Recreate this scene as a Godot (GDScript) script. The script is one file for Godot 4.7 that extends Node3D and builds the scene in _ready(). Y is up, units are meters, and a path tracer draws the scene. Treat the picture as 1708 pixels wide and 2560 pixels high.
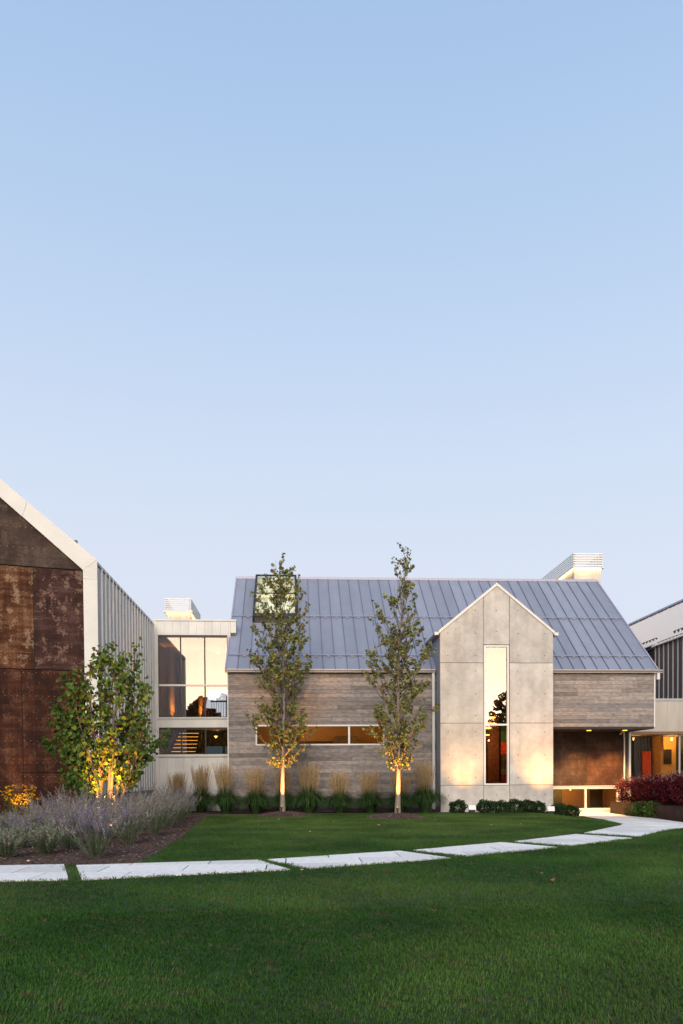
extends Node3D
# Dusk view of a modern gabled house of board-marked concrete, zinc, white panels and weathering steel.

const S := 0.815                       # pitch of the roofs
const TH := 0.2498                     # turn of the rusted front against the other fronts
const CORNER := Vector3(-6.4214, 0, 8.1605)
var rng := RandomNumberGenerator.new()
var M := {}
var used := {}
var boxes := {}
var path_polys: Array[PackedVector2Array] = []
var bed_poly := PackedVector2Array()

# ------------------------------------------------------------------ helpers
func numbered(called: String) -> String:
	if not used.has(called):
		used[called] = 0
		return called
	used[called] += 1
	return "%s_%03d" % [called, used[called]]

func thing(called: String, label: String, category: String, at := Vector3.ZERO, turn := 0.0, group := "") -> Node3D:
	var o := Node3D.new()
	o.name = numbered(called)
	add_child(o)
	o.position = at
	o.rotation.y = turn
	tag(o, label, category, group)
	return o

func tag(o: Node, label: String, category: String, group := "") -> void:
	o.set_meta("label", label)
	o.set_meta("category", category)
	if group != "":
		o.set_meta("group", group)

func part(parent: Node, called: String, mesh: Mesh, mat: Material, at := Vector3.ZERO) -> MeshInstance3D:
	var o := MeshInstance3D.new()
	o.name = numbered(called) if parent == self else called
	o.mesh = mesh
	o.material_override = mat
	o.position = at
	parent.add_child(o, true)
	return o

func struct(called: String, mesh: Mesh, mat: Material, at := Vector3.ZERO) -> MeshInstance3D:
	var o := part(self, called, mesh, mat, at)
	o.set_meta("kind", "structure")
	return o

func bm(size: Vector3) -> BoxMesh:
	var k := size.snapped(Vector3.ONE * 0.0005)
	if not boxes.has(k):
		var b := BoxMesh.new()
		b.size = k
		boxes[k] = b
	return boxes[k]

# a box given by its two corners
func bx(parent: Node, called: String, a: Vector3, b: Vector3, mat: Material) -> MeshInstance3D:
	return part(parent, called, bm((b - a).abs()), mat, (a + b) / 2.0)

func st_new() -> SurfaceTool:
	var st := SurfaceTool.new()
	st.begin(Mesh.PRIMITIVE_TRIANGLES)
	st.set_smooth_group(-1)
	return st

func tri(st: SurfaceTool, a: Vector3, b: Vector3, c: Vector3) -> void:
	st.add_vertex(a); st.add_vertex(b); st.add_vertex(c)

func quad(st: SurfaceTool, a: Vector3, b: Vector3, c: Vector3, d: Vector3) -> void:
	tri(st, a, b, c); tri(st, a, c, d)

func add_box(st: SurfaceTool, c: Vector3, s: Vector3) -> void:
	var h := s / 2.0
	var p: Array[Vector3] = []
	for i in 8:
		p.append(c + Vector3(h.x if i & 1 else -h.x, h.y if i & 2 else -h.y, h.z if i & 4 else -h.z))
	quad(st, p[0], p[1], p[3], p[2]); quad(st, p[5], p[4], p[6], p[7])
	quad(st, p[4], p[0], p[2], p[6]); quad(st, p[1], p[5], p[7], p[3])
	quad(st, p[2], p[3], p[7], p[6]); quad(st, p[4], p[5], p[1], p[0])

# a polygon in the x,y plane made thick from z0 (front) to z1 (back); uv in metres
func slab(poly: PackedVector2Array, z0: float, z1: float) -> ArrayMesh:
	var st := st_new()
	var idx := Geometry2D.triangulate_polygon(poly)
	for k in [z0, z1]:
		for i in range(0, idx.size(), 3):
			for j in 3:
				var v := poly[idx[i + (j if k == z0 else 2 - j)]]
				st.set_uv(v)
				st.add_vertex(Vector3(v.x, v.y, k))
	for i in poly.size():
		var a := poly[i]
		var b := poly[(i + 1) % poly.size()]
		for q in [[a, z0], [b, z0], [b, z1], [a, z0], [b, z1], [a, z1]]:
			st.set_uv(q[0])
			st.add_vertex(Vector3(q[0].x, q[0].y, q[1]))
	st.generate_normals()
	return st.commit()

# a polygon in the x,z plane made thick from y0 to y1 (y follows the ground when follow is set)
func plate(poly: PackedVector2Array, y0: float, y1: float, follow := false) -> ArrayMesh:
	var st := st_new()
	var idx := Geometry2D.triangulate_polygon(poly)
	for k in [y1, y0]:
		for i in range(0, idx.size(), 3):
			for j in 3:
				var v := poly[idx[i + (j if k == y1 else 2 - j)]]
				st.set_uv(v)
				st.add_vertex(Vector3(v.x, k + (gy(v.x, v.y) if follow else 0.0), v.y))
	for i in poly.size():
		var a := poly[i]
		var b := poly[(i + 1) % poly.size()]
		var ga := gy(a.x, a.y) if follow else 0.0
		var gb := gy(b.x, b.y) if follow else 0.0
		quad(st, Vector3(a.x, y1 + ga, a.y), Vector3(b.x, y1 + gb, b.y), Vector3(b.x, y0 + gb, b.y), Vector3(a.x, y0 + ga, a.y))
	st.generate_normals()
	return st.commit()

# a slab of thickness t under the quad a b c d
func quad_slab(a: Vector3, b: Vector3, c: Vector3, d: Vector3, t: Vector3) -> ArrayMesh:
	var st := st_new()
	quad(st, a, b, c, d)
	quad(st, d + t, c + t, b + t, a + t)
	var p := [a, b, c, d]
	for i in 4:
		quad(st, p[i], p[i] + t, p[(i + 1) % 4] + t, p[(i + 1) % 4])
	st.generate_normals()
	return st.commit()

# a tapered tube along points
func tube(st: SurfaceTool, pts: Array, radii: Array, sides := 6) -> void:
	st.set_smooth_group(0)
	var rings := []
	var side := Vector3.RIGHT
	for i in pts.size():
		var t: Vector3 = (pts[mini(i + 1, pts.size() - 1)] - pts[maxi(i - 1, 0)]).normalized()
		side = (side - t * side.dot(t))
		if side.length() < 0.05:
			side = t.cross(Vector3.FORWARD)
			if side.length() < 0.05:
				side = t.cross(Vector3.RIGHT)
		side = side.normalized()
		var up := t.cross(side)
		var ring := []
		for k in sides:
			var a := TAU * k / sides
			ring.append(pts[i] + (side * cos(a) + up * sin(a)) * radii[i])
		rings.append(ring)
	for i in pts.size() - 1:
		for k in sides:
			var n := (k + 1) % sides
			quad(st, rings[i][k], rings[i + 1][k], rings[i + 1][n], rings[i][n])
	st.set_smooth_group(-1)

func torus_mesh(r: float, w: float) -> TorusMesh:
	var t := TorusMesh.new()
	t.inner_radius = r - w
	t.outer_radius = r + w
	t.rings = 40
	t.ring_segments = 10
	return t

func cyl(r: float, h: float, r2 := -1.0, sides := 16) -> CylinderMesh:
	var c := CylinderMesh.new()
	c.bottom_radius = r
	c.top_radius = r if r2 < 0 else r2
	c.height = h
	c.radial_segments = sides
	c.rings = 1
	return c

func sstep(a: float, b: float, t: float) -> float:
	var q := clampf((t - a) / (b - a), 0, 1)
	return q * q * (3 - 2 * q)

# height of the ground: level, a little lower towards the entrance court
func gy(x: float, z: float) -> float:
	return -0.25 * sstep(9.5, 12.5, x) * (1.0 - sstep(6.0, 16.0, z))

func rnd(a: float, b: float) -> float:
	return rng.randf_range(a, b)

func spot(parent: Node, at: Vector3, to: Vector3, energy: float, angle: float, size := 0.04, color := Color(1.0, 0.72, 0.40)) -> void:
	var l := SpotLight3D.new()
	l.name = "lamp"
	l.light_energy = energy
	l.light_color = color
	l.spot_angle = angle
	l.spot_angle_attenuation = 1.0
	l.spot_range = 14.0
	l.spot_attenuation = 2.0
	l.light_size = size
	l.shadow_enabled = true
	parent.add_child(l, true)
	var up := Vector3.UP if absf((to - at).normalized().y) < 0.95 else Vector3.BACK
	l.look_at_from_position(at, to, up)

func omni(parent: Node, at: Vector3, energy: float, size := 0.1, color := Color(1.0, 0.72, 0.40)) -> void:
	var l := OmniLight3D.new()
	l.name = "lamp"
	l.light_energy = energy
	l.light_color = color
	l.omni_range = 14.0
	l.omni_attenuation = 2.0
	l.light_size = size
	l.shadow_enabled = true
	parent.add_child(l, true)
	l.global_position = at

# ------------------------------------------------------------------ materials
func mat(c: Color, rough := 0.7, metal := 0.0) -> StandardMaterial3D:
	var m := StandardMaterial3D.new()
	m.albedo_color = c
	m.roughness = rough
	m.metallic = metal
	return m

func lin(r: float, g: float, b: float) -> Color:
	return Color(r, g, b).linear_to_srgb()

func noise_bytes(seed_: int, w: int, h: int, freq: float, oct := 4, kind := FastNoiseLite.TYPE_SIMPLEX_SMOOTH) -> PackedByteArray:
	var n := FastNoiseLite.new()
	n.seed = seed_
	n.noise_type = kind
	n.frequency = freq
	n.fractal_octaves = oct
	return n.get_seamless_image(w, h).get_data()

# bytes of a noise stretched: made small one way and enlarged
func streak_bytes(seed_: int, w: int, h: int, sw: int, sh: int, freq: float, oct := 3) -> PackedByteArray:
	var n := FastNoiseLite.new()
	n.seed = seed_
	n.frequency = freq
	n.fractal_octaves = oct
	var im := n.get_seamless_image(sw, sh)
	im.resize(w, h, Image.INTERPOLATE_CUBIC)
	return im.get_data()

func tex(w: int, h: int, data: PackedByteArray) -> ImageTexture:
	return ImageTexture.create_from_image(Image.create_from_data(w, h, false, Image.FORMAT_RGB8, data))

# mix of colours a..b by layered noises: lays = [[bytes, weight], ...]
func blend_tex(w: int, h: int, lays: Array, ramp: Gradient) -> ImageTexture:
	var out := PackedByteArray()
	out.resize(w * h * 3)
	var lut: Array[Color] = []
	for i in 256:
		lut.append(ramp.sample(i / 255.0))
	var n: int = lays.size()
	for i in w * h:
		var v := 0.0
		for k in n:
			v += (lays[k][0][i] - 127.5) * lays[k][1]
		var c := lut[clampi(int(127.5 + v), 0, 255)]
		out[i * 3] = int(c.r * 255); out[i * 3 + 1] = int(c.g * 255); out[i * 3 + 2] = int(c.b * 255)
	return tex(w, h, out)

func ramp(stops: Array) -> Gradient:
	var g := Gradient.new()
	var o := PackedFloat32Array()
	var c := PackedColorArray()
	for s in stops:
		o.append(s[0]); c.append(s[1])
	g.offsets = o
	g.colors = c
	return g

func tri_mat(t: Texture2D, scale: Vector3, rough := 0.8, metal := 0.0, tint := Color.WHITE, bump: Texture2D = null, depth := 0.3) -> StandardMaterial3D:
	var m := mat(tint, rough, metal)
	m.albedo_texture = t
	m.uv1_triplanar = true
	m.uv1_world_triplanar = true
	m.uv1_scale = scale
	if bump:
		m.heightmap_enabled = true
		m.heightmap_texture = bump
		m.heightmap_scale = depth
	return m

func corten_tex(seed_: int, base: Gradient, pale: float, streaky: float) -> ImageTexture:
	var w := 512
	var big := noise_bytes(seed_, w, w, 0.006, 4)
	var fine := noise_bytes(seed_ + 1, w, w, 0.08, 3)
	var ver := streak_bytes(seed_ + 2, w, w, 512, 24, 0.035, 3)
	var hor := streak_bytes(seed_ + 3, w, w, 12, 512, 0.03, 4)
	var blot := noise_bytes(seed_ + 4, w, w, 0.014, 5)
	var out := PackedByteArray()
	out.resize(w * w * 3)
	var lut: Array[Color] = []
	for i in 256:
		lut.append(base.sample(i / 255.0))
	var wash := Color(0.56, 0.47, 0.40)
	for i in w * w:
		var v := 127.5 + (big[i] - 127.5) * 0.75 + (fine[i] - 127.5) * 0.28 + (ver[i] - 127.5) * 0.3 * streaky + (hor[i] - 127.5) * 0.4 * streaky
		var c := lut[clampi(int(v), 0, 255)]
		# pale mineral bloom: ragged patches and the rims of dried run-off
		var b := blot[i] / 255.0 + (fine[i] / 255.0 - 0.5) * 0.55 + (ver[i] / 255.0 - 0.5) * 0.35
		var k := clampf((b - 0.60) * 5.0, 0.0, 1.0) * pale
		var rim := clampf(1.0 - absf(hor[i] * 0.6 + big[i] * 0.4 - 150.0) / 5.0, 0.0, 1.0) * pale * 0.7
		c = c.lerp(wash, minf(1.0, maxf(k * 0.75, rim)))
		out[i * 3] = int(c.r * 255); out[i * 3 + 1] = int(c.g * 255); out[i * 3 + 2] = int(c.b * 255)
	return tex(w, w, out)

func make_materials() -> void:
	var w := 512
	# board-marked concrete: grain along the boards
	var grain := streak_bytes(11, w, w, 40, 512, 0.05, 4)
	var grain2 := streak_bytes(12, w, w, 14, 256, 0.04, 3)
	var fine := noise_bytes(13, w, w, 0.12, 2)
	var mott := noise_bytes(14, w, w, 0.012, 4)
	var board := blend_tex(w, w, [[grain, 0.20], [grain2, 0.20], [fine, 0.20], [mott, 0.45]], ramp([[0.0, Color(0.35, 0.335, 0.33)], [0.5, Color(0.515, 0.485, 0.47)], [1.0, Color(0.67, 0.64, 0.62)]]))
	var bumpt := blend_tex(w, w, [[grain, 0.7], [grain2, 0.4], [fine, 0.3]], ramp([[0.0, Color.BLACK], [1.0, Color.WHITE]]))
	for i in 7:
		var f: float = [0.86, 0.95, 1.0, 1.07, 0.96, 1.12, 1.03][i]
		var warm: float = [0.0, 0.01, -0.01, 0.02, -0.02, 0.01, 0.0][i]
		M["board%d" % i] = tri_mat(board, Vector3(0.35 + 0.05 * i, 0.7 + 0.06 * i, 0.35), 0.9, 0.0, Color(f + warm, f, f - warm), bumpt, 0.25)
	# smooth cast concrete with cloudy mottling and pinholes
	var cl1 := noise_bytes(21, w, w, 0.007, 5)
	var cl2 := noise_bytes(22, w, w, 0.03, 4)
	var ver := streak_bytes(23, w, w, 256, 16, 0.03, 3)
	var pin := noise_bytes(24, w, w, 0.1, 1, FastNoiseLite.TYPE_CELLULAR)
	var conc := PackedByteArray()
	conc.resize(w * w * 3)
	for i in w * w:
		var v := 0.72 + (cl1[i] - 127.5) / 255.0 * 0.10 + (cl2[i] - 127.5) / 255.0 * 0.06 + (ver[i] - 127.5) / 255.0 * 0.05 + (fine[i] - 127.5) / 255.0 * 0.04
		if pin[i] < 14:
			v -= 0.12
		conc[i * 3] = int(clampf(v * 1.01, 0, 1) * 255); conc[i * 3 + 1] = int(clampf(v * 0.985, 0, 1) * 255); conc[i * 3 + 2] = int(clampf(v * 0.95, 0, 1) * 255)
	var conct := tex(w, w, conc)
	M.concrete = tri_mat(conct, Vector3(0.22, 0.22, 0.22), 0.85)
	M.concrete2 = tri_mat(conct, Vector3(0.19, 0.19, 0.19), 0.85, 0.0, Color(1.0, 1.0, 0.99))
	M.concrete3 = tri_mat(conct, Vector3(0.26, 0.26, 0.26), 0.85, 0.0, Color(0.95, 0.95, 0.95))
	# metals
	var dust := blend_tex(256, 256, [[noise_bytes(31, 256, 256, 0.01, 4), 0.5], [noise_bytes(32, 256, 256, 0.15, 2), 0.25]], ramp([[0.0, Color(0.86, 0.86, 0.86)], [1.0, Color(1, 1, 1)]]))
	for i in 3:
		var f: float = [0.97, 1.0, 0.94][i]
		M["zinc%d" % i] = tri_mat(dust, Vector3(0.4, 0.4, 0.4), 0.5, 0.2, Color(0.575 * f, 0.60 * f, 0.665 * f))
	M.zinc_seam = mat(Color(0.40, 0.42, 0.50), 0.5, 0.35)
	M.zinc_cap = mat(Color(0.60, 0.61, 0.69), 0.5, 0.2)
	for i in 3:
		var f: float = [1.0, 0.985, 0.97][i]
		M["white%d" % i] = tri_mat(dust, Vector3(0.3, 0.3, 0.3), 0.55, 0.0, Color(0.88 * f, 0.875 * f, 0.855 * f))
	M.white = M.white0
	M.frame = mat(Color(0.85, 0.84, 0.82), 0.45)
	M.dark = mat(Color(0.10, 0.09, 0.09), 0.6)
	M.bronze = mat(Color(0.19, 0.16, 0.17), 0.45, 0.3)
	M.gutter = mat(Color(0.42, 0.38, 0.37), 0.4, 0.4)
	M.gutter_lip = mat(Color(0.80, 0.77, 0.75), 0.4, 0.2)
	M.rib = tri_mat(dust, Vector3(0.5, 0.5, 0.5), 0.5, 0.2, Color(0.68, 0.69, 0.71))
	M.rib_edge = mat(Color(0.82, 0.82, 0.82), 0.45, 0.1)
	M.char = tri_mat(dust, Vector3(0.6, 0.6, 0.6), 0.55, 0.2, Color(0.33, 0.305, 0.32))
	M.char_rib = mat(Color(0.66, 0.66, 0.67), 0.5, 0.1)
	M.pale_roof = tri_mat(dust, Vector3(0.5, 0.5, 0.5), 0.45, 0.3, Color(0.84, 0.835, 0.84))
	M.pale_seam = mat(Color(0.70, 0.695, 0.70), 0.5, 0.1)
	M.steel_band = tri_mat(dust, Vector3(0.6, 0.1, 0.6), 0.42, 0.25, Color(0.72, 0.70, 0.67))
	# weathering steel
	var purple := ramp([[0.0, Color(0.14, 0.095, 0.09)], [0.35, Color(0.21, 0.125, 0.11)], [0.6, Color(0.26, 0.17, 0.155)], [1.0, Color(0.36, 0.27, 0.25)]])
	var orange := ramp([[0.0, Color(0.18, 0.105, 0.07)], [0.4, Color(0.28, 0.165, 0.10)], [0.7, Color(0.36, 0.235, 0.155)], [1.0, Color(0.46, 0.35, 0.26)]])
	var brown := ramp([[0.0, Color(0.13, 0.08, 0.065)], [0.45, Color(0.225, 0.125, 0.088)], [0.75, Color(0.30, 0.18, 0.125)], [1.0, Color(0.39, 0.27, 0.20)]])
	var grey := ramp([[0.0, Color(0.19, 0.15, 0.13)], [0.5, Color(0.27, 0.215, 0.19)], [1.0, Color(0.38, 0.33, 0.295)]])
	var ct := [corten_tex(101, purple, 0.8, 0.5), corten_tex(131, orange, 1.0, 1.3), corten_tex(171, brown, 0.35, 0.8), corten_tex(211, grey, 0.25, 0.5)]
	for i in 4:
		var m := mat([Color(0.95, 0.95, 0.95), Color(0.98, 0.97, 0.96), Color(0.92, 0.88, 0.86), Color(0.93, 0.93, 0.93)][i], 0.8, 0.0)
		m.metallic_specular = 0.3
		m.albedo_texture = ct[i]
		m.uv1_scale = Vector3(0.28, 0.28, 1)
		m.uv1_offset = Vector3(0.37 * i, 0.13 * i, 0)
		M["corten%d" % i] = m
	M.corten4 = M.corten3.duplicate()
	M.corten4.albedo_color = Color(0.98, 0.86, 0.80)
	M.corten4.uv1_offset = Vector3(0.61, 0.27, 0)
	M.rivet = mat(Color(0.62, 0.54, 0.45), 0.4, 0.3)
	M.planter = tri_mat(ct[2], Vector3(0.3, 0.3, 0.3), 0.75, 0.1, Color(0.75, 0.7, 0.7))
	# ground
	var g1 := noise_bytes(41, w, w, 0.02, 5)
	var g2 := noise_bytes(42, w, w, 0.2, 2)
	M.turf = tri_mat(blend_tex(w, w, [[g1, 0.5], [g2, 0.7]], ramp([[0.0, Color(0.09, 0.14, 0.04)], [0.5, Color(0.15, 0.22, 0.07)], [1.0, Color(0.22, 0.29, 0.10)]])), Vector3(0.5, 0.5, 0.5), 0.95)
	M.mulch = tri_mat(blend_tex(w, w, [[g1, 0.4], [noise_bytes(43, w, w, 0.12, 3), 0.9]], ramp([[0.0, Color(0.12, 0.085, 0.075)], [0.5, Color(0.25, 0.185, 0.165)], [1.0, Color(0.42, 0.33, 0.29)]])), Vector3(1.2, 1.2, 1.2), 0.95, 0.0, Color.WHITE, null)
	var st1 := blend_tex(w, w, [[g1, 0.4], [noise_bytes(44, w, w, 0.25, 2), 0.3], [cl2, 0.3]], ramp([[0.0, Color(0.62, 0.615, 0.61)], [0.3, Color(0.79, 0.79, 0.785)], [0.55, Color(0.85, 0.85, 0.85)], [1.0, Color(0.91, 0.91, 0.91)]]))
	for i in 4:
		var f: float = [1.0, 0.95, 0.98, 0.91][i]
		M["paver%d" % i] = tri_mat(st1, Vector3(0.6 + 0.1 * i, 0.6, 0.6), 0.85, 0.0, Color(f, f, f))
	# plants
	M.bark = tri_mat(blend_tex(256, 256, [[streak_bytes(51, 256, 256, 24, 256, 0.06, 3), 0.8], [noise_bytes(52, 256, 256, 0.06, 3), 0.5]], ramp([[0.0, Color(0.30, 0.26, 0.23)], [0.5, Color(0.52, 0.47, 0.43)], [1.0, Color(0.68, 0.63, 0.58)]])), Vector3(2, 4, 2), 0.9)
	M.twig = mat(Color(0.40, 0.345, 0.32), 0.9)
	M.leaf = leaf_mat(Color(1, 1, 1))
	M.plain_leaf = leaf_mat(Color(1, 1, 1))
	M.blade = leaf_mat(Color(1, 1, 1))
	M.plume = leaf_mat(Color(1, 1, 1))
	# glass: coated double glazing, which mirrors about a quarter of the light
	M.glass = glass(0.16, Color(1.0, 0.99, 0.97))
	M.glass_clear = glass(0.07, Color(1.0, 0.99, 0.97))
	M.glass_roof = glass(0.05, Color(0.97, 1.0, 0.985))
	# interiors
	M.plaster = mat(Color(0.46, 0.36, 0.27), 0.9)
	M.joint = mat(Color(0.50, 0.45, 0.38), 0.95)
	M.timber = mat(Color(0.30, 0.185, 0.11), 0.6)
	M.floor_wood = mat(Color(0.27, 0.17, 0.11), 0.6)
	M.wood = tri_mat(board, Vector3(2, 0.4, 2), 0.55, 0.0, Color(0.62, 0.38, 0.22))
	M.orange_steel = mat(Color(0.80, 0.42, 0.13), 0.5)
	M.black = mat(Color(0.045, 0.04, 0.045), 0.5)

func leaf_mat(c: Color) -> StandardMaterial3D:
	var m := mat(c, 0.65)
	m.metallic_specular = 0.15
	m.vertex_color_use_as_albedo = true
	m.backlight_enabled = true
	m.backlight = Color(0.45, 0.45, 0.45)
	m.cull_mode = BaseMaterial3D.CULL_DISABLED
	return m

func glass(index: float, c: Color) -> StandardMaterial3D:
	var m := mat(Color(c.r, c.g, c.b, 0.0), 0.0)
	m.refraction_enabled = true
	m.refraction_scale = index
	return m

func glow(c: Color, energy: float) -> StandardMaterial3D:
	var m := mat(c, 0.6)
	m.emission_enabled = true
	m.emission = c
	m.emission_energy_multiplier = energy
	return m

# the sky after sunset: blue overhead, pale and faintly lilac low down, with the afterglow behind the camera
func sky_panorama() -> ImageTexture:
	var w := 512
	var h := 256
	var im := Image.create(w, h, false, Image.FORMAT_RGBF)
	var stops := [[0.0, Vector3(0.705, 0.775, 0.895)], [7.0, Vector3(0.715, 0.79, 0.915)], [15.0, Vector3(0.70, 0.795, 0.935)], [25.0, Vector3(0.58, 0.72, 0.92)], [35.0, Vector3(0.46, 0.63, 0.87)], [46.0, Vector3(0.36, 0.535, 0.81)], [65.0, Vector3(0.27, 0.43, 0.72)], [90.0, Vector3(0.23, 0.38, 0.66)]]
	for y in h:
		var el := 90.0 - (y + 0.5) / h * 180.0
		var e := maxf(el, 0.0)
		var base := Vector3.ZERO
		for tap in [-6.0, -3.0, 0.0, 3.0, 6.0]:
			var et := clampf(e + tap, 0.0, 90.0)
			for i in stops.size() - 1:
				if et >= stops[i][0] and et <= stops[i + 1][0]:
					base += stops[i][1].lerp(stops[i + 1][1], (et - stops[i][0]) / (stops[i + 1][0] - stops[i][0])) / 5.0
					break
		for x in w:
			var az := wrapf((x + 0.5) / w * 360.0, -180.0, 180.0)      # 0 looks along -z, where the camera looks
			var c := base
			# the earth's shadow: lilac to the left, low
			var lil := exp(-e / 24.0) * (0.5 + 0.5 * cos(deg_to_rad(az + 60.0)))
			c = c + Vector3(0.05, -0.010, -0.03) * lil
			# afterglow round the sunset, out of view: broad glow and bright core lighting the fronts
			var da := deg_to_rad(az - 172.0)
			var toward := 0.5 + 0.5 * cos(da)
			var g := pow(toward, 2.5) * exp(-e / 13.0)
			var core := pow(toward, 14.0) * exp(-e / 9.0)
			c = c + Vector3(2.6, 1.95, 1.20) * g + Vector3(5.2, 3.4, 1.7) * core
			if el < 0.0:
				c = c * 0.35
			im.set_pixel(x, y, Color(c.x, c.y, c.z))
	return ImageTexture.create_from_image(im)

# ------------------------------------------------------------------ the scene
func _ready() -> void:
	rng.seed = 7
	var cam := Camera3D.new()
	cam.name = "camera"
	cam.position = Vector3(0, 1.55, 34)
	cam.rotation = Vector3(-0.0217, -0.06, -0.0062)
	cam.projection = Camera3D.PROJECTION_FRUSTUM
	cam.near = 0.1
	cam.far = 600.0
	cam.size = 0.1 * 2560.0 / 1926.77
	cam.frustum_offset = Vector2(0, 0.1 * 704.57 / 1926.77)
	add_child(cam)
	cam.current = true
	var we := WorldEnvironment.new()
	we.name = "environment"
	var env := Environment.new()
	env.background_mode = Environment.BG_SKY
	var sky := Sky.new()
	var pano := PanoramaSkyMaterial.new()
	pano.panorama = sky_panorama()
	sky.sky_material = pano
	env.sky = sky
	env.tonemap_mode = Environment.TONE_MAPPER_LINEAR
	env.tonemap_exposure = 1.0
	env.sdfgi_enabled = true
	env.ssao_enabled = true
	env.ssil_enabled = true
	we.environment = env
	add_child(we)
	var sun := DirectionalLight3D.new()
	sun.name = "afterglow"  # broad soft light out of view behind the camera, brightening fronts and lawn
	sun.light_energy = 0.95
	sun.light_color = Color(1.0, 0.94, 0.875)
	sun.light_angular_distance = 40.0
	sun.shadow_enabled = true
	add_child(sun)
	sun.look_at_from_position(Vector3.ZERO, -Vector3(-0.14, 0.63, 0.95), Vector3.UP)

	make_materials()
	ground()
	rusted_house()
	connector()
	grey_house()
	tower()
	ribbed_house()
	link_wing()
	planting()
	trees()
	lawn()
	small_things()

# ------------------------------------------------------------------ ground, paths, beds
func sheet(poly: PackedVector2Array, cell: float, lift: float) -> ArrayMesh:
	var st := st_new()
	var lo := poly[0]
	var hi := poly[0]
	for p in poly:
		lo = lo.min(p); hi = hi.max(p)
	var x := floorf(lo.x / cell) * cell
	while x < hi.x:
		var z := floorf(lo.y / cell) * cell
		while z < hi.y:
			var c := PackedVector2Array([Vector2(x, z), Vector2(x + cell, z), Vector2(x + cell, z + cell), Vector2(x, z + cell)])
			for piece in Geometry2D.intersect_polygons(c, poly):
				var idx := Geometry2D.triangulate_polygon(piece)
				for i in idx:
					st.set_smooth_group(0)
					st.add_vertex(Vector3(piece[i].x, gy(piece[i].x, piece[i].y) + lift, piece[i].y))
			z += cell
		x += cell
	st.generate_normals()
	return st.commit()

func in_any(p: Vector2, polys: Array) -> bool:
	for q in polys:
		if Geometry2D.is_point_in_polygon(p, q):
			return true
	return false

func v2(a: Array) -> PackedVector2Array:
	var out := PackedVector2Array()
	for p in a:
		out.append(Vector2(p[0], p[1]))
	return out

func ground() -> void:
	# one sheet to the horizon, finer where the ground falls
	var xs := [-400.0, -120.0, -40.0, 9.0]
	var x := 9.25
	while x <= 13.0:
		xs.append(x)
		x += 0.25
	xs.append_array([20.0, 40.0, 120.0, 400.0])
	var zs := [-400.0, -120.0, -40.0, 5.5]
	var z := 6.0
	while z <= 16.5:
		zs.append(z)
		z += 0.5
	zs.append_array([40.0, 120.0, 400.0])
	var st := st_new()
	for i in xs.size() - 1:
		for j in zs.size() - 1:
			var q := []
			for c in [[0, 0], [1, 0], [1, 1], [0, 1]]:
				var a: float = xs[i + c[0]]
				var b: float = zs[j + c[1]]
				q.append(Vector3(a, gy(a, b), b))
			quad(st, q[0], q[1], q[2], q[3])
	st.generate_normals()
	struct("ground", st.commit(), M.turf)

	var segs := [
		[[-13.0, 20.75], [-5.23, 20.04], [-4.14, 19.97], [-3.46, 22.05], [-4.45, 22.13], [-13.0, 22.9]],
		[[-3.88, 20.13], [-0.7, 19.64], [-0.1, 21.15], [-3.25, 22.08]],
		[[-0.52, 19.56], [2.14, 18.2], [2.9, 19.68], [0.2, 21.01]],
		[[2.45, 18.07], [4.75, 16.46], [5.6, 17.79], [3.28, 19.32]],
		[[5.12, 16.26], [7.31, 14.29], [8.21, 15.65], [6.01, 17.47]],
		[[7.71, 13.84], [9.91, 11.0], [10.9, 8.9], [11.9, 5.9], [12.42, 3.64], [12.5, 1.0], [12.0, -2.2], [15.9, -2.2], [14.54, 0.76], [14.78, 3.13], [14.53, 5.92], [24.0, 4.2], [24.0, 6.4], [17.5, 7.9], [14.0, 9.6], [11.88, 11.04], [8.63, 15.16]]]
	for s in segs:
		var poly := v2(s)
		path_polys.append(poly)
		var root := Node3D.new()
		root.name = numbered("path")
		add_child(root)
		root.set_meta("kind", "structure")
		var row := 0
		var pz := -4.0
		while pz < 24.0:
			var px := -14.0 + (0.68 if row % 2 else 0.0) + fposmod(row * 0.37, 0.5)
			while px < 25.0:
				var cell := v2([[px + 0.012, pz + 0.012], [px + 1.358, pz + 0.012], [px + 1.358, pz + 0.888], [px + 0.012, pz + 0.888]])
				for piece in Geometry2D.intersect_polygons(cell, poly):
					if piece.size() > 2:
						part(root, "paver", plate(piece, -0.04, 0.026 + rnd(-0.002, 0.002), true), M["paver%d" % rng.randi_range(0, 3)])
				px += 1.37
			pz += 0.9
			row += 1
	bed_poly = v2([[-16.0, 20.95], [-5.2, 19.98], [-4.2, 19.92], [-3.9, 20.07], [-2.81, 19.88], [-2.9, 14.5], [-3.5, 4.2], [-3.3, 2.0], [5.9, 2.2], [9.0, 2.55], [11.9, 2.7], [12.35, 1.0], [12.35, -1.9], [-16.0, -1.9]])
	struct("mulch_bed", sheet(bed_poly, 1.0, 0.012), M.mulch)

	var backdrop_hill := st_new()
	for i in 40:
		var a := -160.0 + i * 8.0
		var b := a + 8.0
		var ha := 11.5 + sin(a * 0.031) * 2.0 + sin(a * 0.11) * 0.8
		var hb := 11.5 + sin(b * 0.031) * 2.0 + sin(b * 0.11) * 0.8
		quad(backdrop_hill, Vector3(a, ha, -112), Vector3(b, hb, -112), Vector3(b, -1, -92), Vector3(a, -1, -92))
		quad(backdrop_hill, Vector3(a, -1, -160), Vector3(b, -1, -160), Vector3(b, hb, -112), Vector3(a, ha, -112))
	backdrop_hill.generate_normals()
	struct("backdrop_hill", backdrop_hill.commit(), mat(Color(0.12, 0.20, 0.23), 0.95))  # backdrop placed to give the rear windows a dark teal view

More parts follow.
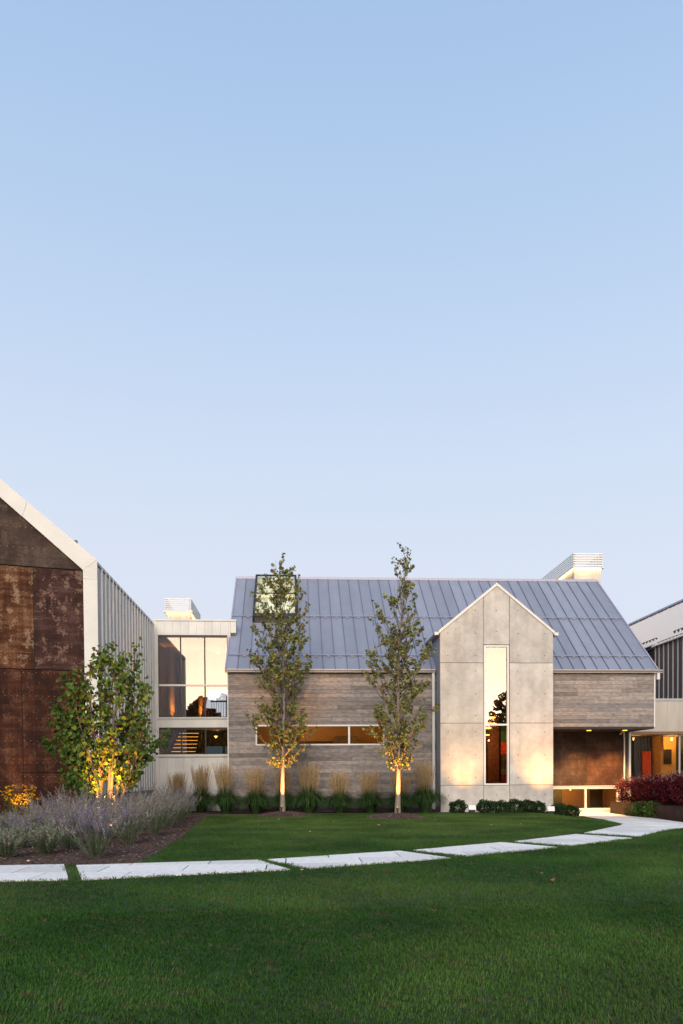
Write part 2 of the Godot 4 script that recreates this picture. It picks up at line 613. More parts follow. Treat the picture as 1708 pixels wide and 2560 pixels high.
# ------------------------------------------------------------------ the rusted gable house on the left
func rivets(rows: Array, s0: float, s1: float) -> ArrayMesh:
	var st := st_new()
	var c := cyl(0.011, 0.010, 0.008, 8)
	for y in rows:
		var s := s0
		while s <= s1:
			st.append_from(c, 0, Transform3D(Basis(Vector3.RIGHT, PI / 2), Vector3(-s, y, 0.004)))
			s += 0.186
	return st.commit()

func rusted_house() -> void:
	var t := thing("rusted_house", "gabled house with rust brown weathering steel front, cream trim and ribbed metal side", "house", CORNER, TH)
	var inv := t.transform.affine_inverse()
	var zf := -0.07
	var zb := -0.075
	# steel sheets, each its own; in the front's own plane x runs to the right, so -s to the left
	var sheets := [
		[[[-0.462, 8.368], [-0.462, 8.378], [-9.2, 15.9], [-9.2, 8.368]], 3],
		[[[-0.45, 5.09], [-0.455, 8.335], [-1.943, 8.332], [-1.948, 5.085]], 0],
		[[[-1.974, 5.085], [-1.969, 8.332], [-5.2, 8.33], [-5.2, 5.077]], 1],
		[[[-0.44, 1.758], [-0.45, 5.056], [-2.338, 5.056], [-2.318, 1.758]], 2],
		[[[-2.346, 0.25], [-2.362, 5.054], [-5.2, 5.047], [-5.2, 0.25]], 2],
		[[[-0.43, 0.25], [-0.44, 1.73], [-2.318, 1.73], [-2.320, 0.25]], 2]]
	var rows := [[8.95, 9.6, 10.2], [], [8.208, 7.541, 6.822, 6.09, 5.382], [4.968, 4.221, 3.5, 2.776, 2.071], [4.938, 4.216, 3.5, 2.78, 2.07, 1.3, 0.7], [1.622, 0.95]]
	var spans := [[1.6, 3.2], [], [2.09, 5.1], [0.62, 2.3], [2.48, 5.1], [0.62, 2.3]]
	for i in sheets.size():
		var p := part(t, "steel_sheet", slab(v2(sheets[i][0]), zf, zf - 0.03), M["corten%d" % sheets[i][1]], Vector3(0, 0, 0.002 * (i % 2)))
		if rows[i].size():
			var rv := part(p, "rivets", rivets(rows[i], spans[i][0], spans[i][1]), M.rivet, Vector3(0, 0, zf))
			rv.set_meta("kind", "stuff")
	part(t, "rear_wall", slab(v2([[-0.1, 0.1], [-0.1, 8.6], [-9.2, 15.6], [-18.0, 8.6], [-18.0, 0.1]]), zf - 0.06, zf - 0.27), M.black)
	bx(t, "steel_wall", Vector3(-18.0, 0.25, zf - 0.03), Vector3(-5.21, 8.34, zf), M.corten2)
	# cream trim: corner post in two lengths and the raking fascia in lengths, a fine joint between them
	part(t, "corner_trim", slab(v2([[-0.42, 1.03], [0.0, 1.03], [0.0, 8.068], [-0.442, 8.068]]), 0.0, -0.3), M.white0)
	part(t, "corner_trim", slab(v2([[-0.442, 8.074], [0.0, 8.074], [0.0, 8.712], [-0.444, 8.352]]), 0.0, -0.3), M.white1)
	var ks := [0.0, 2.1, 4.6, 7.0, 9.1]
	for i in 4:
		var a: float = ks[i] + 0.004
		var b: float = ks[i + 1] - 0.004
		var ai := a + 0.44 * (1.0 if i == 0 else 0.35)
		var bi := b + 0.44 * 0.35
		part(t, "rake_trim", slab(v2([[-a, 8.716 + a * 0.80], [-b, 8.716 + b * 0.80], [-bi, 7.985 + bi * 0.855], [-ai, 7.977 + ai * 0.855]]), 0.0, -0.3), M["white%d" % (i % 2)])
	bx(t, "snow_guard", Vector3(-0.72, 9.25, -0.4), Vector3(-0.60, 9.33, -0.12), M.black)
	# the ribbed side wall, square to the other houses: built in the world's axes
	var side := Node3D.new()
	side.name = "side_wall"
	t.add_child(side)
	side.transform = inv
	var z := 8.06
	var n := 0
	while z > -1.9:
		var z2 := maxf(z - 0.535, -1.98)
		bx(side, "wall_panel", Vector3(-6.52, 1.03, z2 + 0.012), Vector3(-6.462 + rnd(-0.003, 0.003), 8.60, z - 0.012), M.rib)
		bx(side, "standing_rib", Vector3(-6.47, 1.02, z2 - 0.022), Vector3(-6.405, 8.66, z2 + 0.022), M.rib_edge)
		z = z2
		n += 1
	bx(side, "plinth", Vector3(-6.72, -0.2, -2.0), Vector3(-6.6, 1.03, 8.0), M.dark)
	bx(side, "eave_flashing", Vector3(-6.56, 8.60, -2.0), Vector3(-6.43, 8.68, 8.05), M.rib)
	bx(side, "backing", Vector3(-6.7, 1.04, -2.0), Vector3(-6.53, 8.6, 8.05), M.dark)
	# roof over all, its front edge skewed along the front
	var e := Vector3(-cos(TH), 0, sin(TH))
	var fr := CORNER + Vector3(0, 8.70, 0)
	var ridge := CORNER + e * 9.1 + Vector3(0, 15.98, 0)
	var far := CORNER + e * 18.2 + Vector3(0, 8.70, 0)
	var back := Vector3(-6.42, 8.70, -9)
	for q in [[fr, ridge, Vector3(ridge.x, ridge.y, -9), back], [ridge, far, Vector3(far.x, far.y, -9), Vector3(ridge.x, ridge.y, -9)]]:
		var r := part(t, "roof", quad_slab(q[0] + Vector3(0, -0.03, -0.12), q[1] + Vector3(0, -0.03, -0.12), q[2], q[3], Vector3(0, -0.1, 0)), M.rib)
		r.transform = inv
	var bw := bx(t, "back_wall", Vector3.ZERO, Vector3(11.6, 8.6, 0.2), M.rib)
	bw.transform = inv * Transform3D(Basis(), Vector3(-12.3, 4.3, -8.9))
	var lw := bx(t, "left_wall", Vector3.ZERO, Vector3(0.2, 8.6, 20), M.rib)
	lw.transform = inv * Transform3D(Basis(), Vector3(-23.9, 4.3, 1.5))

# ------------------------------------------------------------------ glazed link between the two houses
func louvre_chimney(owner_: Node3D, x0: float, x1: float, z0: float, z1: float, y_base: float, y_band: float, y_top: float, led: float, tall_band: float) -> void:
	var ch := Node3D.new()
	ch.name = "chimney"
	owner_.add_child(ch, true)
	part(ch, "shaft", bm(Vector3(x1 - x0 - 0.16, y_band - y_base, z0 - z1 - 0.2)), M.concrete2, Vector3((x0 + x1) / 2, (y_band + y_base) / 2, (z0 + z1) / 2))
	for s in [0.2, 0.8]:
		var hole := part(ch, "tie_hole", cyl(0.022, 0.012, -1, 10), M.dark, Vector3(lerpf(x0, x1, s), y_band - 0.22, z0 - 0.1))
		hole.rotation.x = PI / 2
	bx(ch, "band", Vector3(x0 - 0.07, y_band, z1 - 0.07), Vector3(x1 + 0.07, y_band + tall_band, z0 + 0.07), M.white0)
	var led_m := glow(Color(1.0, 0.80, 0.45), led)
	# strips under the band, on all four sides
	for k in 7:
		var a := lerpf(x0 + 0.08, x1 - 0.08, (k + 0.1) / 7.0)
		var b := lerpf(x0 + 0.08, x1 - 0.08, (k + 0.86) / 7.0)
		bx(ch, "led_light", Vector3(a, y_band - 0.022, z0 - 0.085), Vector3(b, y_band - 0.004, z0 - 0.02), led_m)
	bx(ch, "led_light", Vector3(x1 - 0.065, y_band - 0.022, z1 + 0.2), Vector3(x1 - 0.01, y_band - 0.004, z0 - 0.15), led_m)
	bx(ch, "led_light", Vector3(x0 + 0.01, y_band - 0.022, z1 + 0.2), Vector3(x0 + 0.065, y_band - 0.004, z0 - 0.15), led_m)
	for side in 3:
		var l := AreaLight3D.new()
		l.name = "lamp"
		l.light_color = Color(1.0, 0.74, 0.42)
		l.light_energy = led * (0.07 if side == 0 else 0.13)
		l.area_size = Vector2(x1 - x0 - 0.2, 0.06) if side == 0 else Vector2(0.05, z0 - z1 - 0.3)
		l.shadow_enabled = true
		l.area_range = 12.0
		ch.add_child(l, true)
		l.rotation.x = -PI / 2
		l.position = [Vector3((x0 + x1) / 2, y_band - 0.03, z0 - 0.05), Vector3(x1 - 0.036, y_band - 0.03, (z0 + z1) / 2), Vector3(x0 + 0.036, y_band - 0.03, (z0 + z1) / 2)][side]
	var h := (y_top - y_band - tall_band) / 6.0
	for k in 6:
		var y := y_band + tall_band + h * (k + 0.36)
		var st := st_new()
		add_box(st, Vector3((x0 + x1) / 2, y + h * 0.32, z0 - 0.02), Vector3(x1 - x0, h * 0.50, 0.04))
		add_box(st, Vector3((x0 + x1) / 2, y + h * 0.32, z1 + 0.02), Vector3(x1 - x0, h * 0.50, 0.04))
		add_box(st, Vector3(x0 + 0.02, y + h * 0.32, (z0 + z1) / 2), Vector3(0.04, h * 0.50, z0 - z1 - 0.08))
		add_box(st, Vector3(x1 - 0.02, y + h * 0.32, (z0 + z1) / 2), Vector3(0.04, h * 0.50, z0 - z1 - 0.08))
		st.generate_normals()
		part(ch, "louvre", st.commit(), M.frame)
	for c in [[x0 + 0.1, z0 - 0.1], [x1 - 0.1, z0 - 0.1], [x0 + 0.1, z1 + 0.1], [x1 - 0.1, z1 + 0.1], [lerpf(x0, x1, 0.25), z1 + 0.6]]:
		bx(ch, "post", Vector3(c[0] - 0.03, y_band + tall_band, c[1] - 0.03), Vector3(c[0] + 0.03, y_top - 0.03, c[1] + 0.03), M.frame)

func connector() -> void:
	var t := thing("glazed_link", "white panelled two storey glazed link between the rusted house and grey board house", "building")
	var zf := -2.0
	# fascia panels and coping
	var xs := [-6.42]
	var x := -6.295
	while x < -2.95:
		xs.append(x)
		x += 0.363
	xs.append(-2.93)
	for i in xs.size() - 1:
		bx(t, "fascia_panel", Vector3(xs[i] + 0.003, 8.136, zf - 0.15), Vector3(xs[i + 1] - 0.003, 8.78, zf + rnd(-0.004, 0.004)), M["white%d" % rng.randi_range(0, 2)])
	bx(t, "fascia_panel", Vector3(-2.925, 8.25, zf - 0.15), Vector3(-2.68, 8.78, zf + 0.001), M.white1)
	bx(t, "parapet", Vector3(-6.42, 8.2, -9.0), Vector3(-2.70, 8.77, zf - 0.16), M.white2)
	bx(t, "coping", Vector3(-6.42, 8.783, zf - 0.3), Vector3(-2.66, 8.855, zf + 0.035), M.white0)
	bx(t, "jamb", Vector3(-6.40, 0.0, zf - 0.2), Vector3(-6.25, 8.133, zf - 0.004), M.white0)
	bx(t, "jamb", Vector3(-3.07, 0.0, zf - 0.2), Vector3(-2.93, 8.133, zf - 0.004), M.white1)
	bx(t, "spandrel", Vector3(-6.247, 3.885, zf - 0.2), Vector3(-3.073, 4.283, zf), M.white0)
	bx(t, "sill", Vector3(-6.31, 4.286, zf - 0.15), Vector3(-3.06, 4.356, zf + 0.05), M.white1)
	bx(t, "sill", Vector3(-6.31, 2.535, zf - 0.15), Vector3(-3.06, 2.644, zf + 0.05), M.white1)
	x = -6.247
	while x < -3.1:
		var b := minf(x + 0.372, -3.073)
		bx(t, "wall_panel", Vector3(x + 0.003, 0.02, zf - 0.12), Vector3(b - 0.003, 2.532, zf + rnd(-0.012, 0.0)), M["white%d" % rng.randi_range(0, 2)])
		x += 0.372
	# windows, each a part with frame and panes
	for w in [[2.646, 3.883, 0.0], [4.358, 8.134, 5.83]]:
		var win := Node3D.new()
		win.name = "window"
		t.add_child(win, true)
		var y0: float = w[0]
		var y1: float = w[1]
		var cuts := [-6.247, -5.225, -4.124, -3.073]
		bx(win, "frame", Vector3(-6.247, y1 - 0.10, zf - 0.10), Vector3(-3.073, y1, zf - 0.03), M.bronze)
		bx(win, "frame", Vector3(-6.247, y0, zf - 0.10), Vector3(-3.073, y0 + 0.03, zf - 0.03), M.bronze)
		for c in cuts:
			bx(win, "mullion", Vector3(c - 0.028, y0 + 0.03, zf - 0.12), Vector3(c + 0.028, y1 - 0.10, zf - 0.02), M.bronze)
		if w[2] > 0:
			bx(win, "transom", Vector3(-6.21, 5.79, zf - 0.07), Vector3(-3.09, 5.868, zf + 0.01), M.frame)
		for k in 3:
			var spans := [[y0 + 0.03, y1 - 0.1]] if w[2] == 0 else [[y0 + 0.03, 5.79], [5.868, y1 - 0.1]]
			for s in spans:
				bx(win, "pane", Vector3(cuts[k] + 0.028, s[0], zf - 0.075), Vector3(cuts[k + 1] - 0.028, s[1], zf - 0.066), M.glass)
	# inside
	bx(t, "upper_floor", Vector3(-4.6, 3.95, -9.0), Vector3(-2.95, 4.27, zf - 0.15), M.floor_wood)
	bx(t, "upper_floor", Vector3(-6.45, 3.95, -9.0), Vector3(-4.6, 4.27, -6.2), M.floor_wood)
	bx(t, "lower_floor", Vector3(-6.45, -0.1, -9.0), Vector3(-2.95, 0.05, zf - 0.12), M.floor_wood)
	bx(t, "ceiling", Vector3(-6.45, 8.0, -9.0), Vector3(-2.95, 8.18, zf - 0.16), M.plaster)
	bx(t, "side_lining", Vector3(-6.62, 0, -9.0), Vector3(-6.45, 8.0, zf - 0.05), M.wood)
	bx(t, "side_lining", Vector3(-3.02, 0, -9.0), Vector3(-2.93, 8.0, zf - 0.2), M.plaster)
	# rear wall with a window on each floor
	bx(t, "rear_wall", Vector3(-6.45, 0, -9.2), Vector3(-4.95, 8.2, -9.0), M.wood)
	bx(t, "rear_wall", Vector3(-4.95, 6.4, -9.2), Vector3(-2.95, 8.2, -9.0), M.plaster)
	bx(t, "rear_wall", Vector3(-4.95, 3.3, -9.2), Vector3(-2.95, 4.5, -9.0), M.wood)
	bx(t, "rear_wall", Vector3(-4.95, 0, -9.2), Vector3(-2.95, 1.2, -9.0), M.plaster)
	bx(t, "rear_post", Vector3(-3.98, 1.2, -9.05), Vector3(-3.86, 3.3, -8.93), M.wood)
	# round timber columns washed by unseen floor lamps, placed for the warm glow
	for c in [[-6.05, -4.6], [-4.72, -5.4]]:
		part(t, "column", cyl(0.17, 3.7, -1, 24), M.plaster, Vector3(c[0], 4.28 + 1.85, c[1]))
	for c in [[-5.95, -4.28], [-4.66, -5.08]]:
		var f := part(t, "unseen_floor_lamp", cyl(0.07, 0.06, -1, 12), glow(Color(1.0, 0.72, 0.35), 2.0), Vector3(c[0], 4.30, c[1]))
		spot(t, Vector3(c[0], 4.36, c[1]), Vector3(c[0] - 0.06, 7.5, c[1] - 0.28), 20.0, 26.0, 0.05, Color(1.0, 0.66, 0.30))
		f.name = "unseen_floor_lamp"
	omni(t, Vector3(-3.9, 7.94, -6.0), 2.2, 0.02, Color(1.0, 0.62, 0.30))  # unseen ceiling lamp, placed to light the upper floor
	part(t, "ceiling_lamp", cyl(0.09, 0.05), glow(Color(1.0, 0.7, 0.35), 3.0), Vector3(-3.9, 7.975, -6.0))
	omni(t, Vector3(-4.05, 3.62, -6.0), 0.9, 0.02, Color(1.0, 0.58, 0.25))
	part(t, "ceiling_lamp", cyl(0.08, 0.05), glow(Color(1.0, 0.7, 0.35), 5.0), Vector3(-4.05, 3.68, -6.0))
	louvre_chimney(t, -6.88, -5.50, -8.0, -12.2, 8.7, 10.43, 11.19, 7.0, 0.115)

	# stair with lit treads, seen through the lower window
	var s := thing("staircase", "dark steel stair with warm lit treads behind the lower glazing of the link", "staircase")
	var led := glow(Color(1.0, 0.66, 0.26), 2.2)
	for k in 9:
		var y := 2.30 + 0.198 * k
		var z := -4.3 - 0.27 * k
		var xl := -6.36 + 0.042 * k
		var tr := bx(s, "tread", Vector3(xl, y, z - 0.29), Vector3(-4.9, y + 0.05, z), M.floor_wood)
		bx(tr, "led_light", Vector3(0.06 - (xl + 4.9) / -2.0, -0.047, 0.085), Vector3((xl + 4.9) / -2.0 - 0.06, -0.026, 0.12), led)
	for x2 in [[-6.44, 0.04], [-4.86, 0.0]]:
		part(s, "stringer", quad_slab(Vector3(x2[0], 2.1, -4.2), Vector3(x2[0] + x2[1] * 9, 4.0, -6.7), Vector3(x2[0] + x2[1] * 9, 4.4, -6.7), Vector3(x2[0], 2.5, -4.2), Vector3(0.06, 0, 0)), M.black)
	part(s, "inclined_post", quad_slab(Vector3(-4.78, 2.7, -3.4), Vector3(-4.18, 5.95, -3.4), Vector3(-4.10, 5.95, -3.4), Vector3(-4.62, 2.7, -3.4), Vector3(0, 0, -0.08)), M.black)
	part(s, "inclined_brace", quad_slab(Vector3(-4.52, 4.3, -3.3), Vector3(-4.22, 5.75, -3.3), Vector3(-4.14, 5.75, -3.3), Vector3(-4.38, 4.3, -3.3), Vector3(0, 0, -0.06)), M.orange_steel)
	var hr := st_new()
	tube(hr, [Vector3(-6.3, 5.05, -3.6), Vector3(-5.6, 4.55, -3.6), Vector3(-5.3, 4.5, -3.6), Vector3(-4.4, 4.5, -3.6)], [0.02, 0.02, 0.02, 0.02])
	hr.generate_normals()
	part(s, "handrail", hr.commit(), M.black)
	var hr2 := st_new()
	tube(hr2, [Vector3(-4.85, 5.35, -3.9), Vector3(-4.4, 4.95, -3.9)], [0.02, 0.02])
	hr2.generate_normals()
	part(s, "handrail", hr2.commit(), M.black)
	var rl := thing("railing", "black balustrade with timber handrail on the upper floor behind the glazing", "railing")
	bx(rl, "handrail", Vector3(-4.05, 5.22, -3.75), Vector3(-3.08, 5.29, -3.65), M.floor_wood)
	for k in 9:
		var bxx := -4.0 + 0.112 * k
		bx(rl, "baluster", Vector3(bxx - 0.009, 4.27, -3.71), Vector3(bxx + 0.009, 5.22, -3.69), M.black)
	bx(rl, "post", Vector3(-3.30, 4.27, -3.72), Vector3(-3.25, 5.6, -3.66), M.wood)
	# patterned armchair
	var a := thing("armchair", "small red armchair with cream leaf pattern behind the upper window of the link", "armchair", Vector3(-4.05, 4.27, -4.4), 0.5)
	var pat := Image.create(64, 64, false, Image.FORMAT_RGB8)
	pat.fill(Color(0.45, 0.07, 0.05))
	var nn := FastNoiseLite.new()
	nn.seed = 5
	nn.frequency = 0.09
	for yy in 64:
		for xx in 64:
			if absf(nn.get_noise_2d(xx, yy)) < 0.10:
				pat.set_pixel(xx, yy, Color(0.92, 0.78, 0.55))
	var am := mat(Color.WHITE, 0.9)
	am.albedo_texture = ImageTexture.create_from_image(pat)
	am.uv1_triplanar = true
	am.uv1_scale = Vector3(1.6, 1.6, 1.6)
	bx(a, "seat", Vector3(-0.28, 0.2, -0.28), Vector3(0.28, 0.36, 0.28), am)
	var bk := bx(a, "backrest", Vector3(-0.28, 0.36, -0.30), Vector3(0.28, 0.72, -0.18), am)
	bk.rotation.x = -0.12
	for sx in [-1, 1]:
		bx(a, "armrest", Vector3(0.29 * sx - 0.05, 0.2, -0.26), Vector3(0.29 * sx + 0.05, 0.5, 0.26), am)
		for sz in [-1, 1]:
			bx(a, "leg", Vector3(0.24 * sx - 0.02, 0, 0.22 * sz - 0.02), Vector3(0.24 * sx + 0.02, 0.2, 0.22 * sz + 0.02), M.black)

# ------------------------------------------------------------------ the grey board-marked house
func slope_at(x: float, s: float, lift: float) -> Vector3:
	var l := sqrt(1.0 + S * S)
	return Vector3(x, 6.342 + s * S / l + lift / l, -s / l + lift * S / l)

func slope_basis() -> Basis:
	var l := sqrt(1.0 + S * S)
	return Basis(Vector3.RIGHT, Vector3(0, S, -1) / l, Vector3(0, 1, S) / l)

# a box lying on the front slope: x0..x1 across, s0..s1 up the slope, l0..l1 off it
func on_slope(parent: Node, called: String, x0: float, x1: float, s0: float, s1: float, l0: float, l1: float, m: Material) -> MeshInstance3D:
	var o := part(parent, called, bm(Vector3(x1 - x0, s1 - s0, l1 - l0)), m)
	o.transform = Transform3D(slope_basis(), slope_at((x0 + x1) / 2, (s0 + s1) / 2, (l0 + l1) / 2))
	return o

func boards(t: Node, x0: float, x1: float, r0: int, r1: int, h: float, y0: float, hole: Array, lo: float, hi: float) -> void:
	for r in range(r0, r1):
		var y := y0 + r * h
		var x := x0
		var spans := [[x0, x1]]
		if hole.size() and y + h * 0.5 > hole[2] and y + h * 0.5 < hole[3]:
			spans = [[x0, hole[0]], [hole[1], x1]]
		for sp in spans:
			x = sp[0]
			while x < sp[1] - 0.001:
				var b: float = x + rnd(lo, hi)
				if sp[1] - b < 0.5:
					b = sp[1]
				bx(t, "board", Vector3(x + 0.003, y + 0.003, -0.12), Vector3(b - 0.003, y + h - 0.003, rnd(-0.010, 0.0)), M["board%d" % rng.randi_range(0, 6)])
				x = b

func frame_rect(parent: Node, called: String, x0: float, x1: float, y0: float, y1: float, w: float, z0: float, z1: float, m: Material) -> void:
	bx(parent, called, Vector3(x0, y1 - w, z0), Vector3(x1, y1, z1), m)
	bx(parent, called, Vector3(x0, y0, z0), Vector3(x1, y0 + w, z1), m)
	bx(parent, called, Vector3(x0, y0 + w, z0), Vector3(x0 + w, y1 - w, z1), m)
	bx(parent, called, Vector3(x1 - w, y0 + w, z0), Vector3(x1, y1 - w, z1), m)

func grey_house() -> void:
	var t := thing("board_house", "long grey board-marked concrete house under a blue zinc standing seam roof", "house")
	var XL := -2.9237
	var XR := 16.2329
	var h := 0.1745
	boards(t, XL + 0.035, 6.27, 0, 35, h, 0.0, [-1.716, 3.954, 2.97, 3.84], 1.3, 3.6)
	boards(t, 11.2, XR - 0.02, 0, 14, 0.1725, 3.745, [], 1.2, 3.2)
	bx(t, "backing", Vector3(XL + 0.03, 0, -0.3), Vector3(-1.72, 6.2, -0.121), M.joint)
	bx(t, "backing", Vector3(3.96, 0, -0.3), Vector3(6.3, 6.2, -0.121), M.joint)
	bx(t, "backing", Vector3(-1.72, 0, -0.3), Vector3(3.96, 2.96, -0.121), M.joint)
	bx(t, "backing", Vector3(-1.72, 3.85, -0.3), Vector3(3.96, 6.2, -0.121), M.joint)
	bx(t, "backing", Vector3(11.2, 3.76, -0.3), Vector3(XR - 0.03, 6.2, -0.121), M.joint)
	bx(t, "corner_trim", Vector3(XL - 0.012, 0.0, -0.25), Vector3(XL + 0.034, 6.16, 0.012), M.white0)
	bx(t, "corner_trim", Vector3(XR - 0.019, 3.74, -0.25), Vector3(XR + 0.035, 6.14, 0.012), M.white0)
	# band window with three lights
	var w := Node3D.new()
	w.name = "window"
	t.add_child(w, true)
	frame_rect(w, "frame", -1.716, 3.954, 2.955, 3.862, 0.065, -0.16, 0.015, M.frame)
	var cuts := [-1.716, -0.229, 2.396, 3.954]
	for k in [1, 2]:
		bx(w, "mullion", Vector3(cuts[k] - 0.04, 3.02, -0.15), Vector3(cuts[k] + 0.04, 3.797, 0.0), M.frame)
	for k in 3:
		bx(w, "pane", Vector3(cuts[k] + (0.065 if k == 0 else 0.04), 3.02, -0.105), Vector3(cuts[k + 1] - (0.065 if k == 2 else 0.04), 3.797, -0.096), M.glass_clear)
	# roof panels and seams, left open under the roof light
	var lx := -2.99
	var rx := XR + 0.09
	var xs := [lx]
	var x := 0.735 - 0.5345 * 6
	while x < rx - 0.2:
		xs.append(x)
		x += 0.5345
	xs.append(rx)
	for i in xs.size() - 1:
		var mid: float = (xs[i] + xs[i + 1]) / 2
		var top := 9.0
		if mid > -1.9 and mid < 0.1:
			top = 4.12
		on_slope(t, "roof_panel", xs[i] + 0.004, xs[i + 1] - 0.004, -0.1, top, 0.0, 0.03, M["zinc%d" % rng.randi_range(0, 2)])
		if i > 0:
			on_slope(t, "standing_seam", xs[i] - 0.013, xs[i] + 0.013, -0.1, 4.12 if xs[i] > -1.9 and xs[i] < 0.1 else 9.0, 0.0, 0.068, M.zinc_seam)
	for e in [lx - 0.03, rx - 0.02]:
		on_slope(t, "verge_trim", e, e + 0.06, -0.12, 9.0, -0.16, 0.085, M.zinc_cap)
	var ridge_y := 6.342 + 6.99 * S
	bx(t, "ridge_cap", Vector3(lx - 0.03, ridge_y - 0.07, -7.15), Vector3(rx + 0.03, ridge_y + 0.065, -6.83), M.zinc_cap)
	part(t, "rear_roof", quad_slab(Vector3(lx, ridge_y, -7.0), Vector3(rx, ridge_y, -7.0), Vector3(rx, 6.3, -14.0), Vector3(lx, 6.3, -14.0), Vector3(0, -0.1, 0)), M.zinc0)
	# snow rails with their clamps
	for k in [[4.66, "s"], [0.98, "s"]]:
		var rail := on_slope(t, "snow_rail", lx + 0.05, rx - 0.05, k[0] - 0.02, k[0] + 0.02, 0.085, 0.12, M.zinc_cap)
		for i in range(1, xs.size() - 1):
			var cl := part(rail, "clamp", bm(Vector3(0.045, 0.07, 0.05)), M.zinc_seam, Vector3(xs[i] - (lx + rx) / 2, -0.05, -0.045))
			cl.name = "clamp"
			var st := part(rail, "snow_stop", bm(Vector3(0.11, 0.10, 0.015)), M.steel_band, Vector3(xs[i] + 0.26 - (lx + rx) / 2, -0.06, -0.03))
			st.name = "snow_stop"
	# gutter
	for g in [[-2.985, 6.24], [11.22, 16.541]]:
		var gt := bx(t, "gutter", Vector3(g[0], 6.165, 0.02), Vector3(g[1], 6.262, 0.16), M.gutter)
		bx(gt, "lip", Vector3(-(g[1] - g[0]) / 2, 0.046, 0.05), Vector3((g[1] - g[0]) / 2, 0.07, 0.085), M.gutter_lip)
		bx(gt, "lip", Vector3(-(g[1] - g[0]) / 2, -0.062, 0.03), Vector3((g[1] - g[0]) / 2, -0.05, 0.075), M.gutter_lip)
	bx(t, "downspout", Vector3(6.085, 0.1, 0.03), Vector3(6.19, 6.15, 0.13), M.white1)
	bx(t, "downspout_bracket", Vector3(6.075, 2.35, 0.02), Vector3(6.2, 2.38, 0.14), M.white2)
	bx(t, "rainwater_head", Vector3(16.30, 5.86, 0.03), Vector3(16.42, 6.15, 0.15), M.white0)
	# gable ends, rear wall and floor
	part_gable(t, XL + 0.06, M.board3)
	part_gable(t, XR - 0.06, M.white2)
	bx(t, "rear_wall", Vector3(XL, 0, -14.0), Vector3(XR, 6.2, -13.8), M.board3)
	bx(t, "floor", Vector3(XL, -0.1, -13.8), Vector3(12.2, 0.04, -0.3), M.floor_wood)
	bx(t, "inner_wall", Vector3(XL + 0.1, 0.04, -4.2), Vector3(6.2, 6.2, -4.0), mat(Color(0.64, 0.50, 0.34), 0.8))
	bx(t, "inner_wall", Vector3(1.9, 0.04, -4.0), Vector3(3.0, 3.5, -2.4), M.plaster)
	bx(t, "inner_ceiling", Vector3(XL + 0.1, 4.6, -4.0), Vector3(6.2, 4.75, -0.31), M.plaster)
	bx(t, "counter", Vector3(0.2, 0.04, -3.0), Vector3(1.8, 3.25, -2.3), M.floor_wood)
	omni(t, Vector3(0.4, 4.2, -2.0), 2.6, 0.03, Color(1.0, 0.76, 0.45))  # unseen room lamps, placed for the amber light in the band window
	part(t, "ceiling_lamp", cyl(0.13, 0.06), glow(Color(1.0, 0.7, 0.35), 2.0), Vector3(0.4, 4.28, -2.0))
	omni(t, Vector3(3.2, 4.2, -1.6), 0.8, 0.03, Color(1.0, 0.76, 0.45))
	part(t, "ceiling_lamp", cyl(0.12, 0.05), glow(Color(1.0, 0.7, 0.35), 2.0), Vector3(3.2, 4.28, -1.6))
	# roof light standing over the ridge
	var sk := Node3D.new()
	sk.name = "roof_light"
	t.add_child(sk, true)
	var a0 := -1.965
	var a1 := 0.15
	on_slope(sk, "curb", a0, a0 + 0.09, 4.08, 8.66, -0.05, 0.34, M.bronze)
	on_slope(sk, "curb", a1 - 0.09, a1, 4.08, 8.66, -0.05, 0.34, M.bronze)
	on_slope(sk, "curb", a0 + 0.09, a1 - 0.09, 4.08, 4.20, -0.05, 0.33, M.gutter)
	on_slope(sk, "curb", a0 + 0.09, a1 - 0.09, 8.56, 8.66, -0.05, 0.34, M.bronze)
	on_slope(sk, "frame", a0, a1, 4.06, 4.42, 0.341, 0.375, M.bronze)
	on_slope(sk, "frame", a0, a1, 8.58, 8.68, 0.341, 0.375, M.bronze)
	on_slope(sk, "frame", a0, a0 + 0.10, 4.42, 8.58, 0.341, 0.375, M.bronze)
	on_slope(sk, "frame", a1 - 0.10, a1, 4.42, 8.58, 0.341, 0.375, M.bronze)
	on_slope(sk, "mullion", a0 + 0.1, a1 - 0.1, 6.52, 6.59, 0.335, 0.375, M.bronze)
	on_slope(sk, "pane", a0 + 0.1, a1 - 0.1, 4.42, 6.52, 0.35, 0.36, M.glass_roof)
	on_slope(sk, "pane", a0 + 0.1, a1 - 0.1, 6.59, 8.58, 0.35, 0.36, M.glass_roof)
	var shaft := mat(Color(0.82, 0.81, 0.75), 0.9)
	on_slope(sk, "shaft_lining", a0 + 0.02, a1 - 0.02, 4.2, 8.6, -1.0, -0.9, shaft)
	on_slope(sk, "shaft_lining", a0 + 0.0, a0 + 0.085, 4.2, 8.6, -0.9, -0.06, shaft)
	on_slope(sk, "shaft_lining", a1 - 0.085, a1 - 0.0, 4.2, 8.6, -0.9, -0.06, shaft)
	on_slope(sk, "shaft_lining", a0 + 0.09, a1 - 0.09, 8.48, 8.555, -0.9, 0.32, shaft)
	on_slope(sk, "led_light", a0 + 0.2, a1 - 0.2, 6.30, 6.42, 0.27, 0.29, glow(Color(1.0, 0.78, 0.45), 1.1))
	omni(sk, slope_at((a0 + a1) / 2, 5.4, -0.2), 0.75, 0.05, Color(1.0, 0.94, 0.80))  # two unseen lamps brightening the shaft under the glass
	omni(sk, slope_at((a0 + a1) / 2, 7.6, -0.2), 0.65, 0.05, Color(1.0, 0.94, 0.80))
	# covered entrance on the right
	entrance(t)
	louvre_chimney(t, 15.44, 17.09, -8.0, -15.5, 0.0, 13.02, 13.86, 16.0, 0.07)

